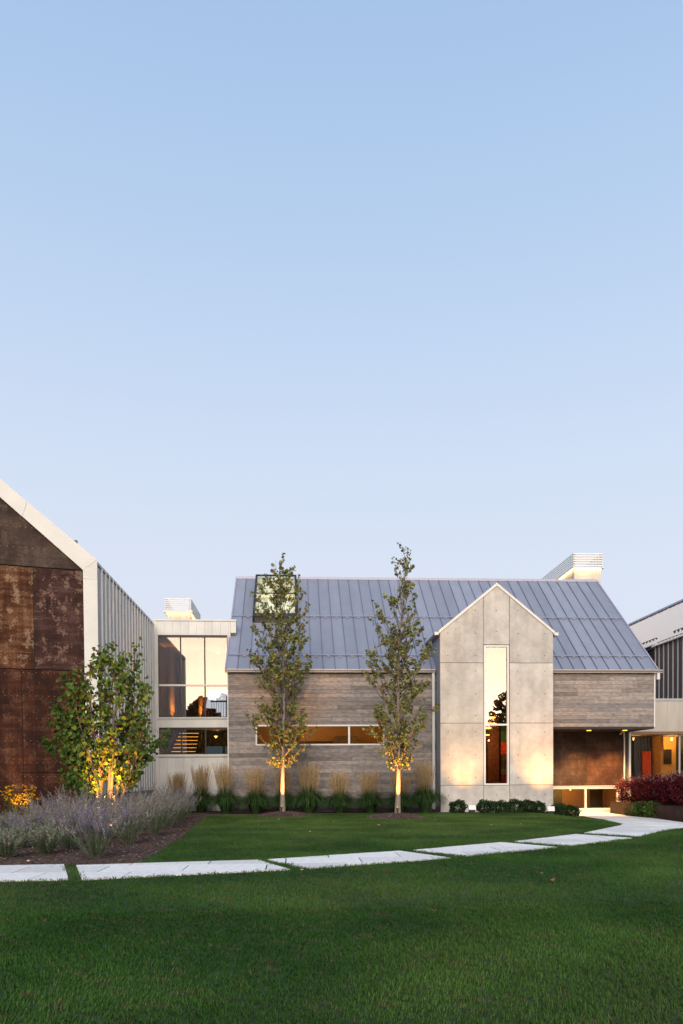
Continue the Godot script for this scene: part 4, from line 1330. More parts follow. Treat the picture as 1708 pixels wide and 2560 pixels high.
func planting() -> void:
	# Russian sage in the bed on the left
	var kinds := []
	for k in 5:
		kinds.append(sage_meshes([1.10, 1.22, 1.0, 1.15, 0.62][k], [Color(0.185, 0.16, 0.185), Color(0.19, 0.17, 0.165), Color(0.15, 0.125, 0.215), Color(0.20, 0.185, 0.17), Color(0.18, 0.21, 0.14)][k]))
	var spots := [
		[-5.64, 18.6, 4, "low greenish sage bush cut by the left picture edge, nearest the stone path"],
		[-5.08, 18.0, 4, "small low grey-green sage bush in front, beside the stone path"],
		[-3.86, 18.85, 2, "violet-tinged sage bush nearest the grass strip between two path slabs"],
		[-6.1, 16.5, 2, "second sage bush from the left edge, one row behind the small low one"],
		[-5.25, 15.9, 1, "tall lavender-grey sage bush straight behind the small low one"],
		[-3.9, 15.8, 0, "bushy sage with green base on the bare mulch edge, right end of the second row"],
		[-3.75, 13.2, 3, "round sage bush on the bare mulch edge, in front of the multi-stem tree"],
		[-4.75, 14.2, 1, "sage bush in the third row, left of the round one at the mulch edge"],
		[-7.2, 13.4, 4, "low sage bush in front of the yellow lit flowers"],
		[-6.5, 14.6, 3, "sage bush with pale flower wands before the rust brown steel front"],
		[-5.9, 12.6, 1, "sage bush just left of the foot of the multi-stem tree"],
		[-4.7, 11.4, 3, "sage bush just right of the foot of the multi-stem tree"],
		[-6.9, 11.6, 2, "violet sage spires standing before the lowest steel sheet"],
		[-3.9, 10.3, 1, "pale silvery sage at the mulch edge behind the round one"],
		[-5.2, 9.0, 0, "sage bush before the foot of the ribbed side wall, nearest the cream corner trim"],
		[-4.0, 7.4, 3, "spreading silvery sage at the mulch edge below the white wall panels"],
		[-5.3, 6.2, 1, "dark lavender sage before the ribbed side wall, mid length"],
		[-4.2, 4.9, 0, "big silvery sage leaning right towards the first reed grass clump"],
		[-5.4, 3.6, 1, "sage with tall dark flower spire before the far end of the ribbed wall"],
		[-4.9, 1.9, 2, "farthest sage bush, below the white panels of the glazed link"],
		[-8.3, 11.0, 4, "sage bush at the left edge behind the yellow lit flowers"],
		[-4.9, 17.0, 0, "lavender-grey sage bush filling the gap behind the small low one and the violet one"]]
	for s in spots:
		var t := thing("sage_bush", s[3], "sage plant", Vector3(s[0], 0.0, s[1]), rnd(0, TAU), "sage bushes in the mulch bed")
		var k: Array = kinds[s[2]]
		part(t, "stem", k[0], M.plain_leaf)
		part(t, "leaves", k[1], M.plain_leaf).set_meta("kind", "stuff")
		part(t, "flowers", k[2], M.plain_leaf).set_meta("kind", "stuff")
		t.scale = Vector3.ONE * (rnd(0.92, 1.08) if s[0] > -6.0 or s[1] < 12.0 else 0.8)
	# feather reed grass along the walls
	var reeds := [reed_meshes(), reed_meshes(), reed_meshes()]
	var rp := [[-5.25, -0.9, "reed grass clump with tan plumes farthest left, half hidden behind sage"], [-4.2, -0.8, "reed grass clump with dense tan plumes before the white wall panels"], [-2.99, 0.85, "reed grass clump at the corner of the white link and grey board wall"], [-1.69, 0.95, "reed grass clump just left of the left columnar maple trunk"], [-0.55, 0.85, "reed grass clump right behind the left columnar maple trunk"], [0.57, 1.0, "reed grass clump just right of the left columnar maple trunk"], [1.9, 0.95, "reed grass clump midway between the two columnar maple trunks"], [3.2, 1.0, "reed grass clump just left of the right columnar maple trunk"], [4.52, 0.95, "reed grass clump right behind the right columnar maple trunk"], [5.55, 1.35, "reed grass clump at the grey downspout beside the concrete gable"]]
	for i in rp.size():
		var t := thing("reed_grass", rp[i][2], "ornamental grass", Vector3(rp[i][0], 0, rp[i][1]), rnd(0, TAU), "reed grass clumps along the wall")
		part(t, "blades", reeds[i % 3][0], M.blade).set_meta("kind", "stuff")
		part(t, "plumes", reeds[i % 3][1], M.plume).set_meta("kind", "stuff")
		t.scale = Vector3(rnd(0.95, 1.3), rnd(0.92, 1.2), rnd(0.95, 1.3))
		t.rotation.z = rnd(-0.04, 0.04)
	# clipped box at the foot of the concrete gable
	var greens := [Color(0.030, 0.058, 0.022), Color(0.042, 0.075, 0.028), Color(0.025, 0.046, 0.022)]
	var bushes := [bush_mesh(Vector3(0.40, 0.29, 0.36), 2800, 0.058, 0.42, 0.0, greens, 3), bush_mesh(Vector3(0.36, 0.27, 0.35), 2700, 0.058, 0.42, 0.0, greens, 9), bush_mesh(Vector3(0.34, 0.30, 0.33), 2700, 0.058, 0.42, 0.0, greens, 15)]
	var st := stem_cluster(7, 0.3, 0.15, 0.012)
	var bp := [[6.75, "box shrub touching the last reed grass clump"], [7.92, "box shrub right of the left white floodlight"], [8.62, "box shrub left of the slot window's centre line"], [9.2, "box shrub below the right edge of the slot window"], [9.78, "box shrub fourth from the right, before the concrete gable"], [10.18, "box shrub just left of the right white floodlight"], [11.06, "box shrub just right of the right white floodlight"], [11.58, "rounded box shrub at the path end, farthest right of its row"]]
	for i in bp.size():
		var x: float = bp[i][0]
		var t := thing("box_shrub", "small dark green " + bp[i][1], "shrub", Vector3(x, gy(x, 2.2), 2.2 + 0.06 * sin(x * 5)), rnd(0, TAU), "box shrubs before the concrete gable")
		part(t, "foliage", bushes[i % 3], M.plain_leaf, Vector3(0, 0.27, 0)).set_meta("kind", "stuff")
		part(t, "stem", st, M.twig)
		t.scale = Vector3.ONE * rnd(0.82, 1.02)
	# weathering steel planter with burgundy shrubs, green ones spilling before it
	var pl := thing("steel_planter", "low rust brown steel planter beside the pale path at the right", "planter")
	var front := [Vector2(14.78, -1.4), Vector2(14.72, 1.0), Vector2(14.86, 3.2), Vector2(14.72, 5.6), Vector2(23.0, 3.8)]
	for i in 4:
		var a: Vector2 = front[i]
		var b: Vector2 = front[i + 1]
		part(pl, "steel_side", quad_slab(Vector3(a.x, -0.4, a.y), Vector3(b.x, -0.4, b.y), Vector3(b.x, 0.34, b.y), Vector3(a.x, 0.34, a.y), Vector3(0.02, 0, -0.005)), M.planter)
	part(pl, "soil", plate(PackedVector2Array([Vector2(14.8, -1.4), Vector2(14.76, 1.0), Vector2(14.9, 3.2), Vector2(14.76, 5.55), Vector2(23.0, 3.75), Vector2(23, -1.4)]), 0.1, 0.26), M.mulch)
	var reds := [Color(0.060, 0.010, 0.014), Color(0.085, 0.014, 0.018), Color(0.040, 0.010, 0.015), Color(0.115, 0.018, 0.018)]
	var rb := [bush_mesh(Vector3(0.95, 0.62, 0.9), 4200, 0.115, 0.20, 0.5, reds, 21, 0.36), bush_mesh(Vector3(1.0, 0.7, 0.95), 4600, 0.115, 0.20, 0.5, reds, 27, 0.36)]
	var rs := stem_cluster(9, 0.9, 0.4, 0.018)
	var spikes := st_new()
	for i in 70:
		var o := Vector3(rnd(-0.9, 0.9), rnd(0.75, 1.05), rnd(-0.9, 0.9))
		var tp := o + Vector3(rnd(-0.12, 0.12), rnd(0.12, 0.34), rnd(-0.12, 0.12))
		spikes.set_color(vary(Color(0.27, 0.16, 0.13), 0.25))
		for k in 10:
			var p := o.lerp(tp, k / 10.0)
			tri(spikes, p, p + Vector3(rnd(-0.02, 0.02), 0.045, rnd(-0.02, 0.02)), p + Vector3(rnd(-0.02, 0.02), 0.03, rnd(-0.02, 0.02)))
	spikes.generate_normals()
	var spm := spikes.commit()
	var rpos := [[15.85, -0.5, 0.0, "beside the corner of the low entrance window"], [15.85, 1.3, 0.08, "overhanging the green shrubs, second from the entrance"], [15.9, 3.1, 0.16, "third from the entrance, above the bare steel planter side"], [15.75, 4.7, 0.24, "nearest the camera at the right edge of the picture"], [17.3, 0.9, 0.18, "rear one before the orange door of the glazed link"], [17.4, 3.0, 0.28, "rear one under the yellow lit interior at the right"], [18.9, 1.6, 0.28, "rearmost one, below the gray post of the glazed link"]]
	for i in rpos.size():
		var t := thing("burgundy_shrub", "dark burgundy leaved shrub, " + rpos[i][3], "shrub", Vector3(rpos[i][0], 0.2, rpos[i][1]), rnd(0, TAU), "burgundy shrubs in the planter")
		part(t, "foliage", rb[i % 2], M.plain_leaf, Vector3(0, 0.56 + rpos[i][2], 0)).set_meta("kind", "stuff")
		part(t, "stem", rs, M.twig)
		part(t, "flower_spikes", spm, M.plain_leaf, Vector3(0, rpos[i][2] + 0.1, 0)).set_meta("kind", "stuff")
	var lime := [Color(0.075, 0.125, 0.028), Color(0.10, 0.15, 0.035), Color(0.05, 0.09, 0.025)]
	var gb := [bush_mesh(Vector3(0.34, 0.30, 0.55), 3200, 0.075, 0.42, 0.25, lime, 33, 0.35), bush_mesh(Vector3(0.32, 0.31, 0.6), 3300, 0.075, 0.42, 0.25, lime, 39, 0.35)]
	var gpos := [[15.12, -0.5, "at the corner of the low entrance window"], [14.98, 0.5, "second from the entrance along the planter"], [14.98, 1.55, "third from the entrance along the planter"], [15.0, 2.6, "farthest from the entrance, trailing over bare planter steel"]]
	for i in gpos.size():
		var x: float = gpos[i][0]
		var z: float = gpos[i][1]
		var t := thing("green_shrub", "bright green low shrub " + gpos[i][2], "shrub", Vector3(x, gy(x, z), z), rnd(0, TAU), "bright green shrubs along the planter")
		part(t, "foliage", gb[i % 2], M.plain_leaf, Vector3(0, 0.29, 0)).set_meta("kind", "stuff")
		part(t, "stem", st, M.twig)
		if i < 2:
			t.scale = Vector3(0.78, 0.85, 0.9)
			t.rotation.y = 0.0
	# yellow flowers lit from below, before the rusted front
	var yl := st_new()
	var ys := st_new()
	for i in 24:
		var az := rnd(0, TAU)
		var o := Vector3(cos(az), 0, sin(az)) * rnd(0.02, 0.16)
		var tp := o * 1.9 + Vector3.UP * rnd(0.75, 1.22)
		ys.set_color(vary(Color(0.06, 0.09, 0.02), 0.3))
		tube(ys, [o * 0.5, tp], [0.006, 0.004], 3)
		for k in 4:
			var p := tp + Vector3(rnd(-0.05, 0.05), rnd(-0.12, 0.06), rnd(-0.05, 0.05))
			var q := vary(Color(0.50, 0.30, 0.015), 0.25)
			for m in 4:
				vcol(yl, q, p, p + Vector3(rnd(-1, 1), rnd(-0.3, 1), rnd(-1, 1)).normalized() * 0.045, p + Vector3(rnd(-1, 1), rnd(-0.3, 1), rnd(-1, 1)).normalized() * 0.045)
	yl.generate_normals()
	ys.generate_normals()
	var ym := yl.commit()
	var ysm := ys.commit()
	var fpos := [[-8.75, 9.65, "left, dimmer one of the two yellow flowering plants lit at the rust brown front"], [-8.22, 9.55, "right, brighter one of the two yellow flowering plants lit at the rust brown front"]]
	for f in fpos:
		var t := thing("yellow_flowers", f[2], "flowers", Vector3(f[0], 0.1, f[1]), rnd(0, TAU), "yellow flowering plants by the rusted house")
		part(t, "flowers", ym, M.plain_leaf).set_meta("kind", "stuff")
		part(t, "stems", ysm, M.plain_leaf)
	var fl := thing("path_light", "little ground uplight hidden among the yellow flowers", "lamp", Vector3(-8.35, 0.0, 9.95))
	part(fl, "housing", cyl(0.05, 0.14), M.bronze, Vector3(0, 0.07, 0))
	part(fl, "lens_light", cyl(0.04, 0.01), glow(Color(1.0, 0.72, 0.35), 3.0), Vector3(0, 0.145, 0))
	spot(fl, Vector3(-8.35, 0.17, 9.95), Vector3(-8.3, 1.1, 9.62), 6.0, 42.0, 0.03)

# ------------------------------------------------------------------ trees
func leaf_shape(kind: String) -> ArrayMesh:
	var st := st_new()
	var o: Array
	if kind == "maple":
		o = [Vector2(0, 0), Vector2(0.22, 0.10), Vector2(0.62, 0.30), Vector2(0.36, 0.42), Vector2(0.42, 0.72), Vector2(0.14, 0.62), Vector2(0, 1.0)]
	else:
		o = [Vector2(0, 0.12), Vector2(0.25, 0.0), Vector2(0.52, 0.25), Vector2(0.42, 0.62), Vector2(0, 1.0)]
	for s in [-1.0, 1.0]:
		var c := Vector3(0, o[o.size() - 1].y * 0.45, 0)
		for i in o.size() - 1:
			var a: Vector2 = o[i]
			var b: Vector2 = o[i + 1]
			tri(st, c, Vector3(a.x * s, a.y, -absf(a.x) * 0.35), Vector3(b.x * s, b.y, -absf(b.x) * 0.35))
	st.generate_normals()
	return st.commit()

func scatter(parent: Node, called: String, mesh: Mesh, m: Material, xf: Array, cols: Array) -> MultiMeshInstance3D:
	var mm := MultiMesh.new()
	mm.transform_format = MultiMesh.TRANSFORM_3D
	mm.use_colors = true
	mm.mesh = mesh
	mm.instance_count = xf.size()
	for i in xf.size():
		mm.set_instance_transform(i, xf[i])
		mm.set_instance_color(i, cols[i])
	var o := MultiMeshInstance3D.new()
	o.name = numbered(called) if parent == self else called
	o.multimesh = mm
	o.material_override = m
	o.set_meta("kind", "stuff")
	parent.add_child(o, true)
	return o

func leaf_basis(droop: float, size: float) -> Basis:
	var d := Vector3(rnd(-1, 1), rnd(-0.7, 0.6) - droop, rnd(-1, 1)).normalized()
	var s := d.cross(Vector3(rnd(-1, 1), rnd(-1, 1), rnd(-1, 1))).normalized()
	return Basis(s, d, s.cross(d)) * size

func prof(tbl: Array, h: float) -> float:
	for i in tbl.size() - 1:
		if h <= tbl[i + 1][0]:
			return lerpf(tbl[i][1], tbl[i + 1][1], clampf((h - tbl[i][0]) / (tbl[i + 1][0] - tbl[i][0]), 0, 1))
	return tbl[tbl.size() - 1][1]

func pt_on(pts: Array, t: float) -> Vector3:
	var f := clampf(t, 0, 0.999) * (pts.size() - 1)
	return pts[int(f)].lerp(pts[int(f) + 1], f - int(f))

func leaf_color() -> Color:
	var k := rng.randf()
	if k < 0.62:
		return vary(Color(0.165, 0.185, 0.062), 0.35)
	if k < 0.84:
		return vary(Color(0.215, 0.205, 0.055), 0.3)
	return vary(Color(0.205, 0.150, 0.075), 0.3)

func columnar_maple(t: Node3D, H: float, tbl: Array, seed_: int, bend: Vector3, bare_top: float, fork: float, density: float) -> void:
	rng.seed = seed_
	var tr := st_new()
	var trunk := []
	var rad := []
	var n := 14
	for i in n + 1:
		var k := float(i) / n
		trunk.append(Vector3(bend.x * k * k + 0.05 * sin(k * 7.0 + seed_), H * k, bend.z * k * k + 0.04 * cos(k * 6.0)))
		rad.append(lerpf(0.112, 0.012, pow(k, 0.62)) + (0.012 if i == 0 else 0.0))
	tube(tr, trunk, rad, 12)
	tr.generate_normals()
	part(t, "trunk", tr.commit(), M.bark)
	var wood := st_new()
	var xf := []
	var cols := []
	var nb := 70
	for i in nb:
		var k := (i + 0.5) / nb
		var h0 := lerpf(fork, H * 0.90, pow(k, 0.95))
		var az := i * 2.39996 + rnd(-0.35, 0.35)
		var out := Vector3(cos(az), 0, sin(az))
		var rise := lerpf(2.2, 0.9, k) * rnd(0.75, 1.2) * (0.6 if k < 0.22 else 1.0)
		var reach := minf(prof(tbl, h0 + rise * 0.75) * rnd(0.62, 1.04), rise * 0.95)
		var base := pt_on(trunk, h0 / H)
		var pts := []
		for j in 7:
			var q := j / 6.0
			pts.append(base + out * reach * (1.0 - pow(1.0 - q, 1.55)) + Vector3.UP * rise * pow(q, 1.12) + Vector3(rnd(-0.03, 0.03), 0, rnd(-0.03, 0.03)) * q)
		var r0 := lerpf(0.042, 0.012, k)
		tube(wood, pts, [r0, r0 * 0.82, r0 * 0.66, r0 * 0.5, r0 * 0.36, r0 * 0.24, 0.003], 5)
		var full := 1.0 if h0 + rise < bare_top else 0.5
		var tw := int((6 if k < 0.55 else (5 if k < 0.75 else 3)) * full)
		for j in tw:
			var q := rnd(0.14, 1.0)
			var b := pt_on(pts, q)
			var d := (out * rnd(-0.5, 0.9) + Vector3(rnd(-0.6, 0.6), rnd(0.45, 1.2), rnd(-0.6, 0.6))).normalized()
			var L := rnd(0.28, 0.62)
			var e := b + d * L
			tube(wood, [b, b.lerp(e, 0.5) + Vector3.UP * 0.02, e], [0.007, 0.005, 0.002], 3)
			for m in int(rnd(10, 19) * density):
				var p := b.lerp(e, rnd(0.15, 1.05)) + Vector3(rnd(-1, 1), rnd(-1, 1), rnd(-1, 1)) * 0.06
				xf.append(Transform3D(leaf_basis(0.35, rnd(0.085, 0.15)), p))
				cols.append(leaf_color())
	# short shoots low on the trunk
	for j in 40:
		var q := rnd(fork - 0.1, fork + 1.6) / H
		var b := pt_on(trunk, q)
		var az := rnd(0, TAU)
		var e := b + Vector3(cos(az), rnd(0.25, 1.1), sin(az)) * rnd(0.25, 0.8)
		tube(wood, [b, b.lerp(e, 0.5), e], [0.010, 0.007, 0.002], 3)
		for m in 13:
			xf.append(Transform3D(leaf_basis(0.4, rnd(0.085, 0.14)), b.lerp(e, rnd(0.35, 1.1)) + Vector3(rnd(-1, 1), rnd(-1, 1), rnd(-1, 1)) * 0.09))
			cols.append(leaf_color())
	# leader
	for j in 26:
		var q := rnd(0.84, 1.0)
		var p := pt_on(trunk, q)
		for m in 4:
			xf.append(Transform3D(leaf_basis(0.3, rnd(0.06, 0.10)), p + Vector3(rnd(-1, 1), rnd(-1, 1), rnd(-1, 1)) * 0.12))
			cols.append(leaf_color())
	wood.generate_normals()
	part(t, "branches", wood.commit(), M.twig)
	scatter(t, "crown", leaf_shape("maple"), M.leaf, xf, cols)

func trees() -> void:
	var ring := func(cx: float, cz: float) -> void:
		var st := st_new()
		var n := 48
		var m := 8
		for i in n:
			for j in m:
				var q := []
				for c in [[0, 0], [1, 0], [1, 1], [0, 1]]:
					var a: float = TAU * (i + c[0]) / n
					var r: float = (j + c[1]) / float(m)
					var edge := 1.0 + 0.05 * sin(a * 5.0 + cx) + 0.03 * sin(a * 11.0)
					q.append(Vector3(cos(a) * r * 1.12 * edge, 0.13 * (1.0 - r * r) + 0.012 * sin(a * 9 + r * 20), sin(a) * r * 1.75 * edge))
				quad(st, q[0], q[3], q[2], q[1])
		st.generate_normals()
		struct("mulch_ring", st.commit(), M.mulch, Vector3(cx, 0.012, cz))
	ring.call(-0.45, 2.6)
	ring.call(3.80, 4.9)
	var a := thing("columnar_maple", "slender columnar maple with pale trunk, nearer the glazed link, in front of the skylight", "tree", Vector3(-0.47, 0.12, 2.2), 0.0, "columnar maples on the lawn")
	columnar_maple(a, 10.3, [[1.9, 0.35], [2.6, 0.95], [3.4, 1.35], [4.4, 1.52], [5.6, 1.42], [7.2, 1.22], [8.3, 1.1], [9.2, 0.7], [10.0, 0.45], [10.8, 0.1]], 61, Vector3(-0.05, 0, 0.0), 10.2, 1.8, 1.0)
	var b := thing("columnar_maple", "slender columnar maple with pale trunk, nearer the concrete gable, with bare tip", "tree", Vector3(3.92, 0.12, 4.45), 0.0, "columnar maples on the lawn")
	columnar_maple(b, 10.2, [[1.7, 0.4], [2.4, 1.0], [3.2, 1.4], [4.2, 1.50], [5.4, 1.30], [6.6, 1.0], [7.6, 0.72], [8.5, 0.42], [9.3, 0.2], [10.4, 0.03]], 82, Vector3(0.42, 0, 0.0), 7.6, 1.6, 0.92)
	for u in [[-0.56, 2.80, -0.47, 2.25, "small black uplight at the foot of the left columnar maple"], [3.86, 5.05, 3.93, 4.5, "small black uplight at the foot of the right columnar maple"]]:
		var l := thing("tree_uplight", u[4], "lamp", Vector3(u[0], 0.1, u[1]), 0.0, "uplights at the columnar maples")
		part(l, "stake", cyl(0.022, 0.16), M.black, Vector3(0, 0.05, 0))
		var hd := part(l, "head", cyl(0.042, 0.17), M.bronze, Vector3(0, 0.21, -0.02))
		hd.rotation.x = -0.12
		part(l, "lens_light", cyl(0.034, 0.008), glow(Color(1.0, 0.74, 0.36), 4.0), Vector3(0, 0.298, -0.03)).rotation.x = -0.12
		spot(l, Vector3(u[0], 0.415, u[1] - 0.035), Vector3(u[2], 2.3, u[3] + 0.05), 44.0, 34.0, 0.03, Color(1.0, 0.70, 0.34))
	redbud()
	far_trees()
	far_woodland()

func redbud() -> void:
	rng.seed = 33
	var t := thing("multi_stem_tree", "broad multi-stem tree with heart-shaped leaves, lit from below beside the cream corner trim", "tree", Vector3(-5.48, 0, 11.0))
	var wood := st_new()
	var xf := []
	var cols := []
	var stems := [[-0.24, 0.05, -0.14, 5.25, -0.1], [-0.05, -0.05, 0.22, 4.95, 0.2], [0.12, -0.1, 0.70, 5.1, -0.35], [0.02, 0.08, 0.45, 4.6, 0.3], [0.30, 0.0, 1.0, 4.2, 0.0], [-0.12, 0.1, -0.85, 4.0, 0.35], [-0.2, 0.0, -1.2, 3.2, -0.2], [-0.16, 0.06, -0.48, 4.7, 0.15], [0.22, 0.12, 1.30, 3.3, 0.45]]
	var bare := st_new()
	for s in stems:
		var pts := []
		for j in 8:
			var q := j / 7.0
			pts.append(Vector3(s[0] + (s[2] - s[0]) * pow(q, 1.25) + 0.04 * sin(q * 9 + s[3]), s[3] * q, s[1] + s[4] * q))
		tube(bare, pts, [0.058, 0.052, 0.046, 0.040, 0.032, 0.024, 0.014, 0.006], 8)
		for i in 21:
			var q := lerpf(0.27, 0.97, pow((i + rng.randf()) / 21.0, 1.1))
			var b := pt_on(pts, q)
			var side := signf(s[2]) if absf(s[2]) > 0.25 and rng.randf() < 0.55 else (1.0 if rng.randf() < 0.5 else -1.0)
			var out := Vector3(side * rnd(0.3, 1.0), 0, rnd(-0.9, 0.9)).normalized()
			var room := lerpf(1.0, 0.30, q) * rnd(0.4, 1.0)
			var e: Vector3 = b + out * room + Vector3.UP * rnd(0.25, 0.75) * (1.0 if q > 0.25 else 0.5)
			e.x = clampf(e.x, lerpf(-1.5, -0.5, clampf((e.y - 2.2) / 3.2, 0.0, 1.0)), lerpf(1.75, 0.95, clampf((e.y - 2.2) / 3.2, 0.0, 1.0)))
			var mid := b.lerp(e, 0.5) + Vector3(0, 0.08, 0)
			tube(wood, [b, mid, e], [0.014, 0.009, 0.003], 4)
			var nl := int(rnd(15, 28))
			for m in nl:
				var u := rnd(0.25, 1.05)
				var p := (b.lerp(mid, u * 2.0) if u < 0.5 else mid.lerp(e, u * 2.0 - 1.0)) + Vector3(rnd(-1, 1), rnd(-1, 1), rnd(-1, 1)) * 0.14
				xf.append(Transform3D(leaf_basis(0.75, rnd(0.075, 0.150)), p))
				var k := rng.randf()
				cols.append(vary(Color(0.085, 0.140, 0.032), 0.4) if k < 0.7 else (vary(Color(0.16, 0.17, 0.028), 0.3) if k < 0.9 else vary(Color(0.11, 0.075, 0.03), 0.3)))
	# two long side branches
	for lb in [[Vector3(0.25, 1.3, 0.1), Vector3(1.0, 2.1, 0.1), Vector3(1.75, 2.85, 0.2)], [Vector3(-0.2, 1.2, 0.1), Vector3(-0.9, 1.9, 0.2), Vector3(-1.65, 2.6, 0.1)], [Vector3(-0.2, 0.9, 0.1), Vector3(-0.7, 1.3, 0.3), Vector3(-1.15, 1.6, 0.3)], [Vector3(-0.3, 2.0, 0.1), Vector3(-0.9, 2.9, 0.3), Vector3(-1.45, 3.7, 0.2)], [Vector3(-0.3, 2.6, 0.1), Vector3(-0.8, 3.5, 0.3), Vector3(-1.1, 4.5, 0.2)], [Vector3(-0.3, 1.6, 0.1), Vector3(-0.9, 2.3, 0.2), Vector3(-1.5, 3.2, -0.1)]]:
		tube(wood, lb, [0.02, 0.013, 0.004], 5)
		for m in 130:
			var u := rnd(0.2, 1.05)
			var p: Vector3 = (lb[0].lerp(lb[1], u * 2.0) if u < 0.5 else lb[1].lerp(lb[2], u * 2.0 - 1.0)) + Vector3(rnd(-1, 1), rnd(-1, 1), rnd(-1, 1)) * 0.2
			xf.append(Transform3D(leaf_basis(0.75, rnd(0.085, 0.15)), p))
			cols.append(vary(Color(0.055, 0.10, 0.020), 0.4))
	bare.generate_normals()
	wood.generate_normals()
	part(t, "trunk", bare.commit(), M.twig)
	part(t, "branches", wood.commit(), M.twig)
	scatter(t, "crown", leaf_shape("heart"), M.leaf, xf, cols)
	var l := thing("tree_uplight", "unseen uplight in the sage lighting the multi-stem tree", "lamp", Vector3(-5.4, 0.0, 12.2))
	part(l, "stake", cyl(0.022, 0.3), M.black, Vector3(0, 0.15, 0))
	part(l, "head", cyl(0.045, 0.16), M.bronze, Vector3(0, 0.38, 0))
	part(l, "lens_light", cyl(0.036, 0.008), glow(Color(1.0, 0.74, 0.36), 3.0), Vector3(0, 0.465, 0))
	spot(l, Vector3(-5.4, 0.5, 12.17), Vector3(-5.42, 2.3, 11.1), 40.0, 38.0, 0.03, Color(1.0, 0.70, 0.32))  # lamp out of view in the sage, placed to light stems and leaves

func far_trees() -> void:
	rng.seed = 99
	# the trees across the lawn, behind the camera, which the windows mirror
	var clump := st_new()
	for i in 10:
		var p := Vector3(rnd(-1, 1), rnd(-1, 1), rnd(-1, 1)) * 0.35
		var d := Vector3(rnd(-1, 1), rnd(-1, 1), rnd(-1, 1)).normalized() * 0.3
		var s := d.cross(Vector3(rnd(-1, 1), rnd(-1, 1), rnd(-1, 1))).normalized() * 0.16
		tri(clump, p - d, p + s, p + d)
		tri(clump, p - d, p + d, p - s)
	clump.generate_normals()
	var cm := clump.commit()
	var list := [[-13.5, 62.0, 10.5, 3.6, "round tree opposite the glazed link"], [-20.5, 66.0, 11.0, 4.2, "wide tree opposite the rusted house"], [-7.0, 72.0, 8.5, 3.4, "low tree opposite the left columnar maple"], [27.0, 58.0, 12.0, 4.0, "tall tree opposite the slot window"], [31.5, 60.0, 17.0, 5.0, "tallest tree, opposite the entrance"], [39.0, 72.0, 14.0, 5.0, "big tree at the far right end of the row"], [9.0, 86.0, 8.5, 4.0, "low tree at the middle of the row"], [-31.0, 76.0, 12.0, 5.0, "big tree at the far left end of the row"], [18.0, 84.0, 8.0, 3.6, "low tree beside the tall one opposite the slot window"], [0.5, 92.0, 8.0, 4.0, "farthest low tree, behind the middle of the lawn"]]
	for i in 22:
		var lx := -52.0 + i * 5.4 + rnd(-1.2, 1.2)
		list.append([lx, 96.0 + rnd(-3, 6), rnd(9.5, 13.5), rnd(3.6, 4.6), "tree in the rear row, " + ["leftmost", "second", "third", "fourth", "fifth", "sixth", "seventh", "eighth", "ninth", "tenth", "eleventh", "twelfth", "thirteenth", "fourteenth", "fifteenth", "sixteenth", "seventeenth", "eighteenth", "nineteenth", "twentieth", "twenty-first", "rightmost"][i] + (" of all" if i in [0, 21] else " from the left")])  # rear row out of view, placed to darken the window reflections
	for d in list:
		var t := thing("far_tree", "dark " + d[4] + ", out of view behind the camera, mirrored in the windows", "tree", Vector3(d[0], 0, d[1]), 0.0, "trees across the lawn")
		var tr := st_new()
		var H: float = d[2]
		tube(tr, [Vector3.ZERO, Vector3(0.1, H * 0.4, 0), Vector3(-0.1, H * 0.85, 0.1)], [0.3, 0.2, 0.05], 8)
		for i in 9:
			var az := i * 2.4
			var b := Vector3(0, H * (0.25 + 0.06 * i), 0)
			tube(tr, [b, b + Vector3(cos(az), 0.8, sin(az)) * d[3] * 0.6], [0.1, 0.03], 5)
		tr.generate_normals()
		part(t, "trunk", tr.commit(), M.bark)
		var nz := FastNoiseLite.new()
		nz.seed = int(H * 10)
		nz.frequency = 0.30
		var xf := []
		var cols := []
		var tries := 0
		while xf.size() < 620 and tries < 6000:
			tries += 1
			var p := Vector3(rnd(-1, 1), rnd(-1, 1), rnd(-1, 1))
			if p.length() > 1.0:
				continue
			p = Vector3(p.x * d[3], H * 0.58 + p.y * H * 0.42, p.z * d[3])
			if nz.get_noise_3dv(p) < -0.02:
				continue
			xf.append(Transform3D(Basis(Vector3.UP, rnd(0, TAU)) * rnd(0.8, 1.4), p))
			cols.append(vary(Color(0.045, 0.06, 0.025), 0.3))
		scatter(t, "crown", cm, M.leaf, xf, cols)

func far_woodland() -> void:  # leaf mass out of view, placed to darken what the glass mirrors
	rng.seed = 12
	var clump := st_new()
	for i in 14:
		var p := Vector3(rnd(-1, 1), rnd(-1, 1), rnd(-1, 1)) * 0.7
		var d := Vector3(rnd(-1, 1), rnd(-1, 1), rnd(-1, 1)).normalized() * 0.6
		var s := d.cross(Vector3(rnd(-1, 1), rnd(-1, 1), rnd(-1, 1))).normalized() * 0.4
		tri(clump, p - d, p + s, p + d)
		tri(clump, p - d, p + d, p - s)
	clump.generate_normals()
	var xf := []
	var cols := []
	for i in 14000:
		var x := rnd(-75, 130)
		var top := (16.5 if x < 0.0 else 10.5) + 1.6 * sin(x * 0.13) + 1.2 * sin(x * 0.41 + 1.0) + 0.8 * sin(x * 1.3)
		xf.append(Transform3D(Basis(Vector3.UP, rnd(0, TAU)) * rnd(0.8, 1.3), Vector3(x, rnd(0, top), 108 + rnd(0, 6))))
		cols.append(vary(Color(0.04, 0.05, 0.025), 0.3))
	var g := scatter(self, "far_woodland", clump.commit(), M.leaf, xf, cols)
	tag(g, "dark woodland edge out of view behind the camera, darkening the window reflections", "woodland")

